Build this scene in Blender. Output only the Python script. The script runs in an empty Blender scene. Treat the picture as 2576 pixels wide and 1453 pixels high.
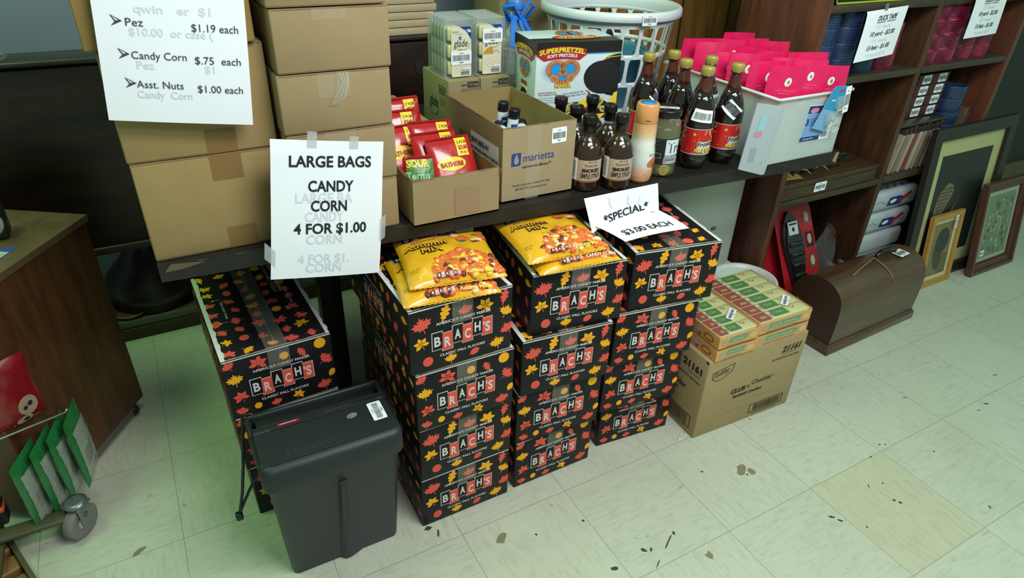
import bpy, bmesh, math, random
from mathutils import Vector, Matrix, Euler
from math import sin, cos, pi, radians
random.seed(7)
S = bpy.context.scene
COL = S.collection

# ---------------------------------------------------------------- camera
YAW, PIT, ROL = 0.52549, 0.548936, 0.0382178
F_PX = 1657.78
cy, sy, cp, sp, cr, sr = cos(YAW), sin(YAW), cos(PIT), sin(PIT), cos(ROL), sin(ROL)
fwd = Vector((sy*cp, cy*cp, -sp)); rt = Vector((cy, -sy, 0)); upv = rt.cross(fwd)
R_ = rt*cr + upv*sr; U_ = upv*cr - rt*sr
cam = bpy.data.objects.new('camera', bpy.data.cameras.new('camera'))
COL.objects.link(cam)
m = Matrix(((R_.x, U_.x, -fwd.x), (R_.y, U_.y, -fwd.y), (R_.z, U_.z, -fwd.z))).to_4x4()
m.translation = Vector((-1.37213, -0.684924, 1.391075))
cam.matrix_world = m
cam.data.sensor_width = 36; cam.data.lens = F_PX/2576*36
cam.data.clip_start = .02
S.camera = cam

# ---------------------------------------------------------------- world, lights, exposure
S.view_settings.view_transform = 'Standard'; S.view_settings.look = 'None'
S.view_settings.gamma = 1; S.view_settings.exposure = 0.0
w = bpy.data.worlds.new('world'); S.world = w; w.use_nodes = True
w.node_tree.nodes['Background'].inputs[0].default_value = (.62, .95, .80, 1)
w.node_tree.nodes['Background'].inputs[1].default_value = .33

def area(name, loc, target, sx, sy_, power, col):
    l = bpy.data.lights.new(name, 'AREA'); l.shape = 'RECTANGLE'; l.size = sx; l.size_y = sy_
    l.energy = power; l.color = col
    o = bpy.data.objects.new(name, l); COL.objects.link(o); o.location = loc
    o.rotation_euler = (Vector(target)-Vector(loc)).to_track_quat('-Z', 'Y').to_euler()
    return o
area('ceiling_tube_or_fill', (-.50, -.55, 2.25), (-.40, .40, .2), 1.2, .4, 30, (1.0, .97, 1.0))
area('ceiling_tube_or_fill', (-.1, -1.9, 2.6), (-.2, .3, .4), 1.3, .5, 24, (.92, .99, 1.0))
area('ceiling_tube_or_fill', (2.6, -.9, 2.5), (1.7, .2, 0), 1.3, .5, 10, (.30, 1, .62))  # added teal fill light that tints the right side of the floor
area('ceiling_tube_or_fill', (-2.3, .9, 2.7), (-1.35, 1.0, .1), 1.0, .5, 22, (.50, 1, .38))  # added green fill, lifts and tints the dim floor at the left
area('ceiling_tube_or_fill', (-1.0, 1.3, 2.8), (-.7, 1.2, 0), 1.1, .5, 8, (.80, 1, .70))

# ---------------------------------------------------------------- materials
def lin(c):
    return tuple(((x/255)/12.92 if x/255 <= .04045 else ((x/255+.055)/1.055)**2.4) for x in c)
_m = {}
def M(name, rgb=None, rough=.6, metal=0, var=.0, scale=30, alpha=1, bump=0, coat=0, stretch=None, emis=0, trans=0, rgb2=None):
    if name in _m: return _m[name]
    mt = bpy.data.materials.new(name); mt.use_nodes = True; _m[name] = mt
    nt = mt.node_tree; b = nt.nodes['Principled BSDF']
    c = lin(rgb)
    b.inputs['Roughness'].default_value = rough; b.inputs['Metallic'].default_value = metal
    b.inputs['Alpha'].default_value = alpha
    b.inputs['Coat Weight'].default_value = coat; b.inputs['Coat Roughness'].default_value = .08
    b.inputs['Transmission Weight'].default_value = trans
    if var or bump or rgb2:
        tc = nt.nodes.new('ShaderNodeTexCoord'); mp = nt.nodes.new('ShaderNodeMapping')
        nt.links.new(tc.outputs['Object'], mp.inputs[0])
        if stretch: mp.inputs['Scale'].default_value = stretch
        n = nt.nodes.new('ShaderNodeTexNoise'); n.inputs['Scale'].default_value = scale
        n.inputs['Detail'].default_value = 6; n.inputs['Roughness'].default_value = .6
        nt.links.new(mp.outputs[0], n.inputs['Vector'])
        r = nt.nodes.new('ShaderNodeValToRGB')
        r.color_ramp.elements[0].position = .3; r.color_ramp.elements[1].position = .7
        if rgb2:
            a, d = lin(rgb2), c
        else:
            a = tuple(x*(1-var) for x in c); d = tuple(min(1, x*(1+var)) for x in c)
        r.color_ramp.elements[0].color = (*a, 1); r.color_ramp.elements[1].color = (*d, 1)
        nt.links.new(n.outputs['Fac'], r.inputs[0]); nt.links.new(r.outputs[0], b.inputs['Base Color'])
        if bump:
            bp = nt.nodes.new('ShaderNodeBump'); bp.inputs['Strength'].default_value = bump
            bp.inputs['Distance'].default_value = .002
            nt.links.new(n.outputs['Fac'], bp.inputs['Height']); nt.links.new(bp.outputs[0], b.inputs['Normal'])
    else:
        b.inputs['Base Color'].default_value = (*c, 1)
    return mt

CARD = lambda: M('cardboard', (153, 131, 94), .85, var=.05, scale=14, bump=.06)
CARD2 = lambda: M('cardboard_tan', (156, 131, 84), .85, var=.05, scale=14, bump=.06)
CARDIN = lambda: M('cardboard_inner', (146, 124, 76), .9, var=.05, scale=12, bump=.06)
CEDGE = lambda: M('cardboard_edge', (122, 98, 66), .9, var=.15, scale=200)
WHITE = lambda: M('label_white', (240, 246, 248), .5)
INK = lambda: M('ink_black', (28, 30, 34), .6)
GREY = lambda: M('barcode_grey', (105, 110, 114), .6)
PAPER = lambda: M('paper_white', (242, 246, 252), .75, var=.02, scale=8, bump=.05)
GHOST = lambda: M('showthrough_grey', (217, 223, 229), .75)
BLKWOOD = lambda: M('black_worn_wood', (36, 33, 30), .45, scale=22, stretch=(1, 6, 6), rgb2=(22, 20, 18), bump=.25)
DARKWOOD = lambda: M('dark_wood', (62, 40, 26), .42, scale=9, stretch=(6, 6, 1), rgb2=(34, 22, 15), bump=.12)
REDWOOD = lambda: M('reddish_dark_wood', (118, 66, 42), .4, scale=5, stretch=(5, 5, .7), rgb2=(54, 34, 26), bump=.12)
SHELFWOOD = lambda: M('shelf_edge_wood', (70, 60, 42), .5, scale=9, stretch=(1, 6, 6), rgb2=(48, 42, 30), bump=.15)
HONEY = lambda: M('honey_wood', (172, 122, 60), .45, scale=7, stretch=(7, 7, .6), rgb2=(120, 82, 40), bump=.1)
CLEAR = lambda: M('clear_plastic', (205, 215, 210), .08, alpha=.17)
TAPE = lambda: M('clear_tape', (215, 210, 190), .12, alpha=.16)

# ---------------------------------------------------------------- mesh builder
_tx = {}
def text_mesh(s, bold=0.0, shear=0.0, res=3):
    k = (s, bold, shear, res)
    if k in _tx: return _tx[k]
    c = bpy.data.curves.new('t', 'FONT'); c.body = s; c.size = 1; c.offset = bold; c.shear = shear
    c.resolution_u = res; c.align_x = 'LEFT'
    o = bpy.data.objects.new('t', c); COL.objects.link(o)
    dg = bpy.context.evaluated_depsgraph_get(); dg.update()
    me = bpy.data.meshes.new_from_object(o.evaluated_get(dg))
    vs = [(v.co.x, v.co.y) for v in me.vertices]; fs = [tuple(p.vertices) for p in me.polygons]
    bpy.data.objects.remove(o); bpy.data.curves.remove(c); bpy.data.meshes.remove(me)
    if vs:
        x0 = min(v[0] for v in vs); x1 = max(v[0] for v in vs)
    else: x0 = x1 = 0
    vs = [(v[0]-x0, v[1]) for v in vs]
    _tx[k] = (vs, fs, x1-x0); return _tx[k]

def matte(*names):                                   # rougher, less mirror-like prints and fabrics
    for n in names: _m[n].node_tree.nodes['Principled BSDF'].inputs['Specular IOR Level'].default_value = .18
def frame(O, U, V):
    O, U, V = Vector(O), Vector(U).normalized(), Vector(V).normalized(); N = U.cross(V)
    return lambda u, v, e=0: O+U*u+V*v+N*e

class MB:
    def __init__(s): s.v = []; s.f = []; s.mi = []; s.mats = []; s.sm = []
    def mat(s, m):
        if m not in s.mats: s.mats.append(m)
        return s.mats.index(m)
    def add(s, vs, fs, m, smooth=False, X=None):
        b = len(s.v); i = s.mat(m)
        s.v += [tuple(X @ Vector(v)) if X else tuple(v) for v in vs]
        for f in fs: s.f.append(tuple(b+k for k in f)); s.mi.append(i); s.sm.append(smooth)
    def box(s, a, b, m, X=None, mats=None):
        x0, y0, z0 = a; x1, y1, z1 = b
        vs = [(x0, y0, z0), (x1, y0, z0), (x1, y1, z0), (x0, y1, z0), (x0, y0, z1), (x1, y0, z1), (x1, y1, z1), (x0, y1, z1)]
        s.add(vs, [(0, 3, 2, 1), (4, 5, 6, 7), (0, 1, 5, 4), (1, 2, 6, 5), (2, 3, 7, 6), (3, 0, 4, 7)], m, X=X)
    def rbox(s, a, b, m, r=.004, seg=2, X=None, smooth=True):
        bm = bmesh.new(); bmesh.ops.create_cube(bm, size=1)
        c = [(a[i]+b[i])/2 for i in range(3)]; d = [abs(b[i]-a[i]) for i in range(3)]
        for v in bm.verts: v.co = Vector((c[0]+v.co.x*d[0], c[1]+v.co.y*d[1], c[2]+v.co.z*d[2]))
        bmesh.ops.bevel(bm, geom=bm.edges[:], offset=min(r, min(d)*.45), segments=seg, affect='EDGES', profile=.5)
        bm.verts.index_update()
        s.add([v.co[:] for v in bm.verts], [tuple(v.index for v in f.verts) for f in bm.faces], m, smooth, X); bm.free()
    def lathe(s, prof, m, c=(0, 0, 0), seg=32, X=None, cap=True, ax='z', mats=None, sx=1, sy=1):
        n = len(prof); vs = []
        for r, z in prof:
            for k in range(seg):
                a = 2*pi*k/seg; p = (r*cos(a)*sx, r*sin(a)*sy, z)
                if ax == 'x': p = (p[2], p[0], p[1])
                if ax == 'y': p = (p[0], p[2], p[1])
                vs.append((p[0]+c[0], p[1]+c[1], p[2]+c[2]))
        fs = []
        for j in range(n-1):
            for k in range(seg):
                a, b2 = j*seg+k, j*seg+(k+1) % seg
                fs.append((a, b2, b2+seg, a+seg))
        if mats:
            for j in range(n-1):
                s.add([vs[i] for i in range(j*seg, (j+2)*seg)], [tuple(i-j*seg for i in f) for f in fs[j*seg:(j+1)*seg]], mats[j], True, X)
            if cap:
                s.add(vs[:seg], [tuple(range(seg-1, -1, -1))], mats[0], False, X); s.add(vs[-seg:], [tuple(range(seg))], mats[-1], False, X)
            return
        if cap: fs += [tuple(range(seg-1, -1, -1)), tuple((n-1)*seg+k for k in range(seg))]
        b = len(s.f); s.add(vs, fs, m, True, X)
        if cap: s.sm[-1] = s.sm[-2] = False
    def tube(s, pts, r, m, seg=8, closed=False, X=None):
        P = [Vector(p) for p in pts]; n = len(P); vs = []; fs = []
        prev = None
        for i, p in enumerate(P):
            if closed: t = P[(i+1) % n]-P[i-1]
            else: t = P[min(i+1, n-1)]-P[max(i-1, 0)]
            t.normalize()
            if prev is None: a = t.orthogonal().normalized()
            else: a = (prev-t*prev.dot(t)).normalized()
            prev = a; b = t.cross(a)
            rr = r[i] if hasattr(r, '__len__') else r
            for k in range(seg):
                q = 2*pi*k/seg; vs.append(tuple(p+a*cos(q)*rr+b*sin(q)*rr))
        for i in range(n if closed else n-1):
            for k in range(seg):
                a, b2 = i*seg+k, i*seg+(k+1) % seg; c, d = ((i+1) % n)*seg+(k+1) % seg, ((i+1) % n)*seg+k
                fs.append((a, b2, c, d))
        if not closed: fs += [tuple(range(seg-1, -1, -1)), tuple((n-1)*seg+k for k in range(seg))]
        s.add(vs, fs, m, True, X)
    def prism(s, F, poly, e0, e1, m, smooth=False):      # polygon in frame F extruded from e0 to e1
        n = len(poly); vs = [F(u, v, e0) for u, v in poly]+[F(u, v, e1) for u, v in poly]
        s.add([tuple(v) for v in vs], [tuple(range(n-1, -1, -1)), tuple(range(n, 2*n))], m)
        s.add([tuple(v) for v in vs], [(k, (k+1) % n, n+(k+1) % n, n+k) for k in range(n)], m, smooth)
    def poly(s, F, pts, m, e=.0004):
        s.add([tuple(F(u, v, e)) for u, v in pts], [tuple(range(len(pts)))], m)
    def rect(s, F, u0, v0, u1, v1, m, e=.0004, n=1):
        vs = []; fs = []
        for i in range(n+1):
            u = u0+(u1-u0)*i/n; vs += [tuple(F(u, v0, e)), tuple(F(u, v1, e))]
        for i in range(n): fs.append((2*i, 2*i+2, 2*i+3, 2*i+1))
        s.add(vs, fs, m)
    def text(s, F, t, u, v, size, m, al='L', w=None, bold=.0, shear=0, ang=0, e=.0008, res=3, curve=0):
        vs, fs, W = text_mesh(t, bold, shear, res)
        if not vs: return
        kx = size if w is None else w/W
        tw = W*kx; ox = {'L': 0, 'C': -tw/2, 'R': -tw}[al]; ca, sa = cos(ang), sin(ang)
        P = []
        for x, y in vs:
            a = x*kx+ox; b = y*size+curve*(a*a)
            P.append(tuple(F(u+a*ca-b*sa, v+a*sa+b*ca, e)))
        s.add(P, fs, m)
    def grid(s, fn, nu, nv, m, smooth=True, flip=False):
        vs = [tuple(fn(i/nu, j/nv)) for j in range(nv+1) for i in range(nu+1)]
        fs = []
        for j in range(nv):
            for i in range(nu):
                a = j*(nu+1)+i; q = (a, a+1, a+nu+2, a+nu+1)
                fs.append(q[::-1] if flip else q)
        s.add(vs, fs, m, smooth)
    def disc(s, F, u, v, a, b, m, e=.0006, n=24, rings=5, rot=0):
        vs = [tuple(F(u, v, e))]; fs = []
        for j in range(1, rings+1):
            for x, y in ell(u, v, a*j/rings, b*j/rings, n, rot): vs.append(tuple(F(x, y, e)))
        for k in range(n): fs.append((0, 1+k, 1+(k+1) % n))
        for j in range(rings-1):
            for k in range(n): p, q = 1+j*n+k, 1+j*n+(k+1) % n; fs.append((p, p+n, q+n, q))
        s.add(vs, fs, m)
    def blob(s, c, r, m, seg=8, rings=5, X=None):
        vs = []; fs = []
        for j in range(rings+1):
            t = pi*j/rings
            for k in range(seg):
                a = 2*pi*k/seg; vs.append((c[0]+r[0]*sin(t)*cos(a), c[1]+r[1]*sin(t)*sin(a), c[2]+r[2]*cos(t)))
        for j in range(rings):
            for k in range(seg):
                a, b = j*seg+k, j*seg+(k+1) % seg; fs.append((a, a+seg, b+seg, b))
        s.add(vs, fs, m, True, X)
    def build(s, name, parent=None, loc=(0, 0, 0), rot=(0, 0, 0)):
        me = bpy.data.meshes.new(name); me.from_pydata(s.v, [], s.f)
        for m in s.mats: me.materials.append(m)
        me.polygons.foreach_set('material_index', s.mi); me.polygons.foreach_set('use_smooth', s.sm)
        me.validate(); me.update()
        o = bpy.data.objects.new(name, me); COL.objects.link(o)
        o.location = loc; o.rotation_euler = rot
        if parent: o.parent = parent
        return o
def thing(name, label, cat, loc=(0, 0, 0), rz=0, group=None, rot=None):
    o = bpy.data.objects.new(name, None); COL.objects.link(o); o.empty_display_size = .05
    o.location = loc; o.rotation_euler = rot or (0, 0, rz); tag(o, label, cat, group); return o
def tag(o, label=None, cat=None, group=None, kind=None):
    if label: o['label'] = label
    if cat: o['category'] = cat
    if group: o['group'] = group
    if kind: o['kind'] = kind
    return o
def part(name, parent, fn, label=None):
    mb = MB(); fn(mb); o = mb.build(name, parent)
    if label: o['label'] = label
    return o
def nest(root, child, parent):                       # a sub-part goes under its part
    p = [c for c in root.children if c.name.split('.')[0] == parent][0]
    for c in [c for c in root.children if c.name.split('.')[0] == child]: c.parent = p
def copy_tree(o, parent=None):
    c = o.copy(); COL.objects.link(c); c.parent = parent
    for ch in list(o.children): copy_tree(ch, c)
    return c
def rr(u0, v0, u1, v1, r, n=3):                     # rounded rectangle polygon
    P = []
    for cx, cyy, a0 in ((u1-r, v0+r, -pi/2), (u1-r, v1-r, 0), (u0+r, v1-r, pi/2), (u0+r, v0+r, pi)):
        for k in range(n+1):
            a = a0+pi/2*k/n; P.append((cx+r*cos(a), cyy+r*sin(a)))
    return P
def ell(u, v, a, b, n=20, rot=0, a0=0, a1=2*pi):
    return [(u+a*cos(t)*cos(rot)-b*sin(t)*sin(rot), v+a*cos(t)*sin(rot)+b*sin(t)*cos(rot)) for t in [a0+(a1-a0)*k/n for k in range(n)]]
def barcode(mb, F, u, v, w, h, ang=0, e=.0006, white=None):   # a white price sticker centred on (u, v)
    G = lambda a, b, ee=0: F(u+a*cos(ang)-b*sin(ang), v+a*sin(ang)+b*cos(ang), ee)
    mb.poly(G, rr(-w/2, -h/2, w/2, h/2, min(w, h)*.1), white or WHITE(), e)
    rnd = random.Random(3); x = -w*.42
    while x < w*.40:
        d = rnd.choice((.008, .012, .02))*w; mb.rect(G, x, -h*.22, x+d, h*.2, GREY(), e+.0004); x += d+rnd.choice((.008, .014))*w
    mb.rect(G, -w*.12, h*.3, w*.12, h*.34, GREY(), e+.0004); mb.rect(G, -w*.1, -h*.38, w*.1, -h*.31, GREY(), e+.0004)
def sticker(parent, F, u, v, w, h, ang=0, e=.0012):
    return part('price_label', parent, lambda mb: barcode(mb, F, u, v, w, h, ang, e), 'white barcode price sticker')

# ================================================================ THE SETTING
T = .3048
def floor_material():
    mt = bpy.data.materials.new('vinyl_tile_floor'); mt.use_nodes = True; nt = mt.node_tree; L = nt.links
    b = nt.nodes['Principled BSDF']; N = nt.nodes.new
    def mth(op, a, c=None):
        n = N('ShaderNodeMath'); n.operation = op
        for i, x in enumerate((a, c)):
            if x is None: continue
            if isinstance(x, (int, float)): n.inputs[i].default_value = x
            else: L.new(x, n.inputs[i])
        return n.outputs[0]
    tc = N('ShaderNodeTexCoord'); sp_ = N('ShaderNodeSeparateXYZ'); L.new(tc.outputs['Object'], sp_.inputs[0])
    X = mth('DIVIDE', sp_.outputs[0], T); Y = mth('DIVIDE', sp_.outputs[1], T)
    fx, fy = mth('FLOOR', X), mth('FLOOR', Y)
    par = mth('MODULO', mth('ABSOLUTE', mth('ADD', fx, fy)), 2)      # grain turns from tile to tile
    gx, gy = mth('FRACT', X), mth('FRACT', Y)
    ex = mth('MINIMUM', gx, mth('SUBTRACT', 1, gx)); ey = mth('MINIMUM', gy, mth('SUBTRACT', 1, gy))
    e = mth('MINIMUM', ex, ey); line = mth('LESS_THAN', e, .0028)
    cmb = N('ShaderNodeCombineXYZ'); L.new(fx, cmb.inputs[0]); L.new(fy, cmb.inputs[1])
    wn = N('ShaderNodeTexWhiteNoise'); L.new(cmb.outputs[0], wn.inputs['Vector'])
    def streak(sx, sy_):
        mp = N('ShaderNodeMapping'); L.new(tc.outputs['Object'], mp.inputs[0]); mp.inputs['Scale'].default_value = (sx, sy_, 1)
        ad = N('ShaderNodeVectorMath'); ad.operation = 'ADD'; L.new(mp.outputs[0], ad.inputs[0]); L.new(wn.outputs['Color'], ad.inputs[1])
        n = N('ShaderNodeTexNoise'); n.inputs['Scale'].default_value = 1; n.inputs['Detail'].default_value = 5; n.inputs['Roughness'].default_value = .7
        L.new(ad.outputs[0], n.inputs['Vector']); return n.outputs['Fac']
    mx = N('ShaderNodeMix'); L.new(par, mx.inputs[0]); L.new(streak(22, 110), mx.inputs[2]); L.new(streak(110, 22), mx.inputs[3])
    rp = N('ShaderNodeValToRGB'); L.new(mx.outputs[0], rp.inputs[0])
    rp.color_ramp.elements[0].position = .28; rp.color_ramp.elements[0].color = (*lin((176, 181, 160)), 1)
    rp.color_ramp.elements[1].position = .52; rp.color_ramp.elements[1].color = (*lin((195, 199, 180)), 1)
    tint = N('ShaderNodeMix'); tint.data_type = 'RGBA'; tint.blend_type = 'MULTIPLY'; tint.inputs[0].default_value = 1
    hv = N('ShaderNodeValToRGB'); L.new(wn.outputs['Value'], hv.inputs[0])
    hv.color_ramp.elements[0].color = (.955, .965, .955, 1); hv.color_ramp.elements[1].color = (1, 1, .985, 1)
    L.new(rp.outputs[0], tint.inputs[6]); L.new(hv.outputs[0], tint.inputs[7])
    # the one yellowish replacement tile
    sel = mth('MULTIPLY', mth('COMPARE', fx, 0), mth('COMPARE', fy, -1))
    yl = N('ShaderNodeMix'); yl.data_type = 'RGBA'; yl.blend_type = 'MULTIPLY'; L.new(sel, yl.inputs[0])
    L.new(tint.outputs[2], yl.inputs[6]); yl.inputs[7].default_value = (1.0, .96, .87, 1)
    # scuffs
    sc = N('ShaderNodeTexNoise'); sc.inputs['Scale'].default_value = 26; sc.inputs['Detail'].default_value = 3; L.new(tc.outputs['Object'], sc.inputs['Vector'])
    sc2 = N('ShaderNodeTexNoise'); sc2.inputs['Scale'].default_value = 2.6; sc2.inputs['Detail'].default_value = 4; L.new(tc.outputs['Object'], sc2.inputs['Vector'])
    sm = mth('MULTIPLY', mth('GREATER_THAN', sc.outputs['Fac'], .735), .35)
    dirt = N('ShaderNodeMapRange'); L.new(sc2.outputs['Fac'], dirt.inputs[0]); dirt.inputs[1].default_value = .45; dirt.inputs[2].default_value = .75; dirt.inputs[3].default_value = 0; dirt.inputs[4].default_value = .16
    d1 = N('ShaderNodeMix'); d1.data_type = 'RGBA'; L.new(dirt.outputs[0], d1.inputs[0]); L.new(yl.outputs[2], d1.inputs[6]); d1.inputs[7].default_value = (*lin((150, 146, 112)), 1)
    d2 = N('ShaderNodeMix'); d2.data_type = 'RGBA'; L.new(sm, d2.inputs[0]); L.new(d1.outputs[2], d2.inputs[6]); d2.inputs[7].default_value = (*lin((70, 74, 62)), 1)
    d3 = N('ShaderNodeMix'); d3.data_type = 'RGBA'; L.new(mth('MULTIPLY', line, .6), d3.inputs[0]); L.new(d2.outputs[2], d3.inputs[6]); d3.inputs[7].default_value = (*lin((104, 108, 88)), 1)
    L.new(d3.outputs[2], b.inputs['Base Color']); b.inputs['Roughness'].default_value = .42
    return mt
mb = MB(); fm = floor_material()
mb.box((-4, -2.4, -.05), (5, 2.4, 0), fm)
F0 = frame((0, 0, 0), (1, 0, 0), (0, 1, 0)); SC = M('scuff_dark', (58, 62, 50), .7); SCL = M('scuff_brown', (128, 124, 92), .8)
rnd = random.Random(11)
def scuff(x, y, a, b, ang, m=SC):
    P = []
    for k in range(9):
        t = 2*pi*k/9; r = rnd.uniform(.55, 1.15); P.append((x+a*r*cos(t)*cos(ang)-b*r*sin(t)*sin(ang), y+a*r*cos(t)*sin(ang)+b*r*sin(t)*cos(ang)))
    mb.poly(F0, P, m, .0006)
for x, y, a, b, g in ((-.536, .057, .010, .005, 2.2), (-.52, .05, .006, .004, 1), (-.502, .085, .003, .002, 0), (-.436, .062, .007, .004, 1), (-.47, .045, .028, .0022, .55), (-.53, .01, .016, .0016, .6),
                      (-.633, .049, .009, .008, 0), (-.029, -.094, .010, .005, 2.4), (-.018, -.112, .009, .004, 2.3), (.154, -.07, .006, .002, 1), (.199, -.082, .004, .003, 1), (.181, -.148, .004, .006, 1),
                      (.172, -.135, .003, .006, 1), (.026, -.158, .004, .003, 1), (.815, -.022, .012, .003, -.4), (.76, -.03, .01, .002, -.4), (.451, -.074, .003, .003, 0), (-.982, .362, .012, .007, .3), (-.966, .338, .012, .003, 1.2),
                      (-.226, .185, .004, .003, 0), (-.119, .118, .004, .003, 0), (.387, -.272, .006, .003, 1), (.33, .02, .004, .003, 0), (.345, .012, .003, .003, 0), (-.08, -.3, .003, .003, 0), (.06, .28, .004, .002, 0),
                      (-1.20, 1.13, .004, .003, 0), (-1.26, 1.45, .006, .003, 0), (.6, .12, .012, .002, -.5), (1.0, .05, .014, .002, -.3), (.26, -.0, .004, .003, 1), (-.75, .22, .003, .004, 0), (-.62, .2, .004, .004, 0)):
    scuff(x, y, a, b, g)
for x, y, a, b in ((-.12, .14, .022, .014), (-.1, .12, .014, .012), (-.40, -.03, .014, .012), (-.83, .25, .02, .012), (-1.62, .62, .02, .008)): scuff(x, y, a, b, .5, SCL)
tag(mb.build('floor'), kind='structure')

mb = MB(); mb.box((-4, 1.95, 0), (5, 2.05, 2.9), M('blue_grey_wall', (112, 122, 138), .8, var=.04, scale=5, bump=.05))
tag(mb.build('wall_back'), kind='structure')
mb = MB()                                            # skirting board on the floor left of the bookcase and beyond it
mb.rbox((1.62, 1.0, 0), (4.5, 1.03, .16), M('olive_wood', (84, 78, 48), .55, var=.1), .004)
tag(mb.build('baseboard_back'), kind='structure')
mb = MB(); mb.box((1.62, 1.03, 0), (4.5, 1.08, 2.9), M('dark_wall', (46, 48, 46), .8, var=.06, scale=5))
tag(mb.build('wall_right'), kind='structure')
# low plinth the old sideboard stands on
o = MB(); o.rbox((-2.6, 1.56, 0), (-.3, 1.93, .045), M('plinth_brown', (58, 40, 28), .6, var=.1), .004)
o.rbox((-2.6, 1.565, .045), (-.3, 1.93, .075), M('plinth_top', (92, 92, 76), .6, var=.12, scale=10), .006)
o = tag(o.build('plinth'), 'low worn wooden plinth on the floor under the dark sideboard', 'platform')

# wood panelling between the sideboard and the bookcase
mb = MB(); mb.box((.02, 1.40, 0), (1.2, 1.43, 2.2), HONEY())
for x in (.20, .42, .55, .8): mb.box((x, 1.396, 0), (x+.006, 1.401, 2.2), M('groove', (40, 26, 14), .7))
tag(mb.build('trim_1'), kind='structure')

# ---------------------------------------------------------------- old sideboard
sb = thing('sideboard', 'long dark antique sideboard on turned legs, standing behind the loaded table', 'sideboard', (0, 0, 0))
def f(mb):
    mb.rbox((-2.5, 1.52, .37), (-.27, 1.62, .93), M('sideboard_wood', (56, 33, 22), .35, scale=5, stretch=(1, 3, 5), rgb2=(20, 13, 11), bump=.15), .006)
    mb.rbox((-2.5, 1.51, .36), (-.27, 1.53, .385), DARKWOOD(), .004)
part('case', sb, f)
part('top_board', sb, lambda mb: mb.rbox((-2.55, 1.505, .935), (-.25, 1.63, .952), M('sideboard_top', (58, 50, 42), .4, scale=6, stretch=(1, 5, 5), rgb2=(34, 28, 24)), .006))
for x in (-1.48, -.50):
    part('leg', sb, lambda mb: mb.lathe([(.03, .37), (.05, .345), (.038, .33), (.05, .31), (.045, .29), (.07, .26), (.10, .22), (.13, .19), (.15, .16), (.16, .14), (.16, .115), (.15, .11), (.15, .08)], M('leg_wood', (44, 28, 22), .4, var=.1), (x, 1.72, 0), 28))
def f(mb):
    F = frame((-.50, 1.518, .845), (1, 0, 0), (0, 0, 1))
    mb.prism(F, ell(0, 0, .016, .026), 0, .003, M('aged_metal', (92, 88, 78), .35, .8)); mb.prism(F, ell(0, .006, .005, .008), .003, .0035, INK())
part('keyhole_plate', sb, f, 'dull metal keyhole plate')
mb = MB(); mb.tube([(-1.69, 1.53, .957), (-1.67, 1.525, .975), (-1.655, 1.53, .965), (-1.67, 1.535, .957)], .004, CLEAR(), 6)
tag(mb.build('crumpled_tape'), 'small crumpled bit of clear tape on the sideboard edge under the blue wall', 'tape')

mb = MB(); mb.lathe([(.004, 0), (.05, .002), (.062, .014), (.058, .015), (.046, .006), (.004, .005)], M('dish_pink', (150, 112, 92), .5, var=.08), seg=32)
tag(mb.build('dish', loc=(-1.57, 1.625, .0755)), 'shallow dusty pink dish on the plinth in front of the sideboard leg', 'dish')

# items lying on the sideboard
CREAM = M('cream_board', (190, 170, 138), .8, var=.04)
for k in range(5):
    mb = MB(); dx = (0, .006, -.004, .008, .0)[k]
    mb.rbox((-.70+dx, 1.512, .953+k*.024), (-.44+dx, 1.628, .975+k*.024), CREAM, .002)
    tag(mb.build('flat_box'), 'flat cream cardboard box in the stack on the dark sideboard, '+('bottom one', 'second from the bottom', 'middle one', 'second from the top', 'topmost one')[k], 'box', 'flat cream boxes on the sideboard')
mb = MB(); mb.rbox((-.735, 1.55, 1.0735), (-.53, 1.625, 1.3), M('near_black', (30, 32, 28), .5, var=.1), .006)
tag(mb.build('black_case'), 'plain black case standing on the flat cream boxes at the back', 'case')
mb = MB(); mb.rbox((-.525, 1.55, 1.0735), (-.40, 1.625, 1.34), M('brick_red', (120, 62, 44), .6, var=.08), .004)
for x in (-.485, -.45): mb.rbox((x, 1.547, 1.075), (x+.004, 1.551, 1.33), M('dark_red', (84, 38, 30), .6), .001)
tag(mb.build('red_box'), 'brick red wooden box beside the black case behind the air freshener packs', 'box')
def f(mb):
    mb.rbox((-.24, 1.42, .77), (.02, 1.62, 1.18), M('olive_card', (136, 120, 84), .85, var=.06, scale=10), .004)
    F = frame((-.22, 1.419, .92), (1, 0, 0), (0, 0, 1))
    mb.text(F, '643', .02, .09, .03, INK(), bold=.03)
    mb.poly(F, [(.01, -.03), (.10, -.03), (.10, .07), (.01, .07)], INK(), .0005); mb.poly(F, [(.014, -.026), (.096, -.026), (.096, .066), (.014, .066)], M('olive_card'), .0008)
mb = MB(); f(mb); tag(mb.build('carton'), 'olive brown shipping carton behind the white laundry basket', 'box')

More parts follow.
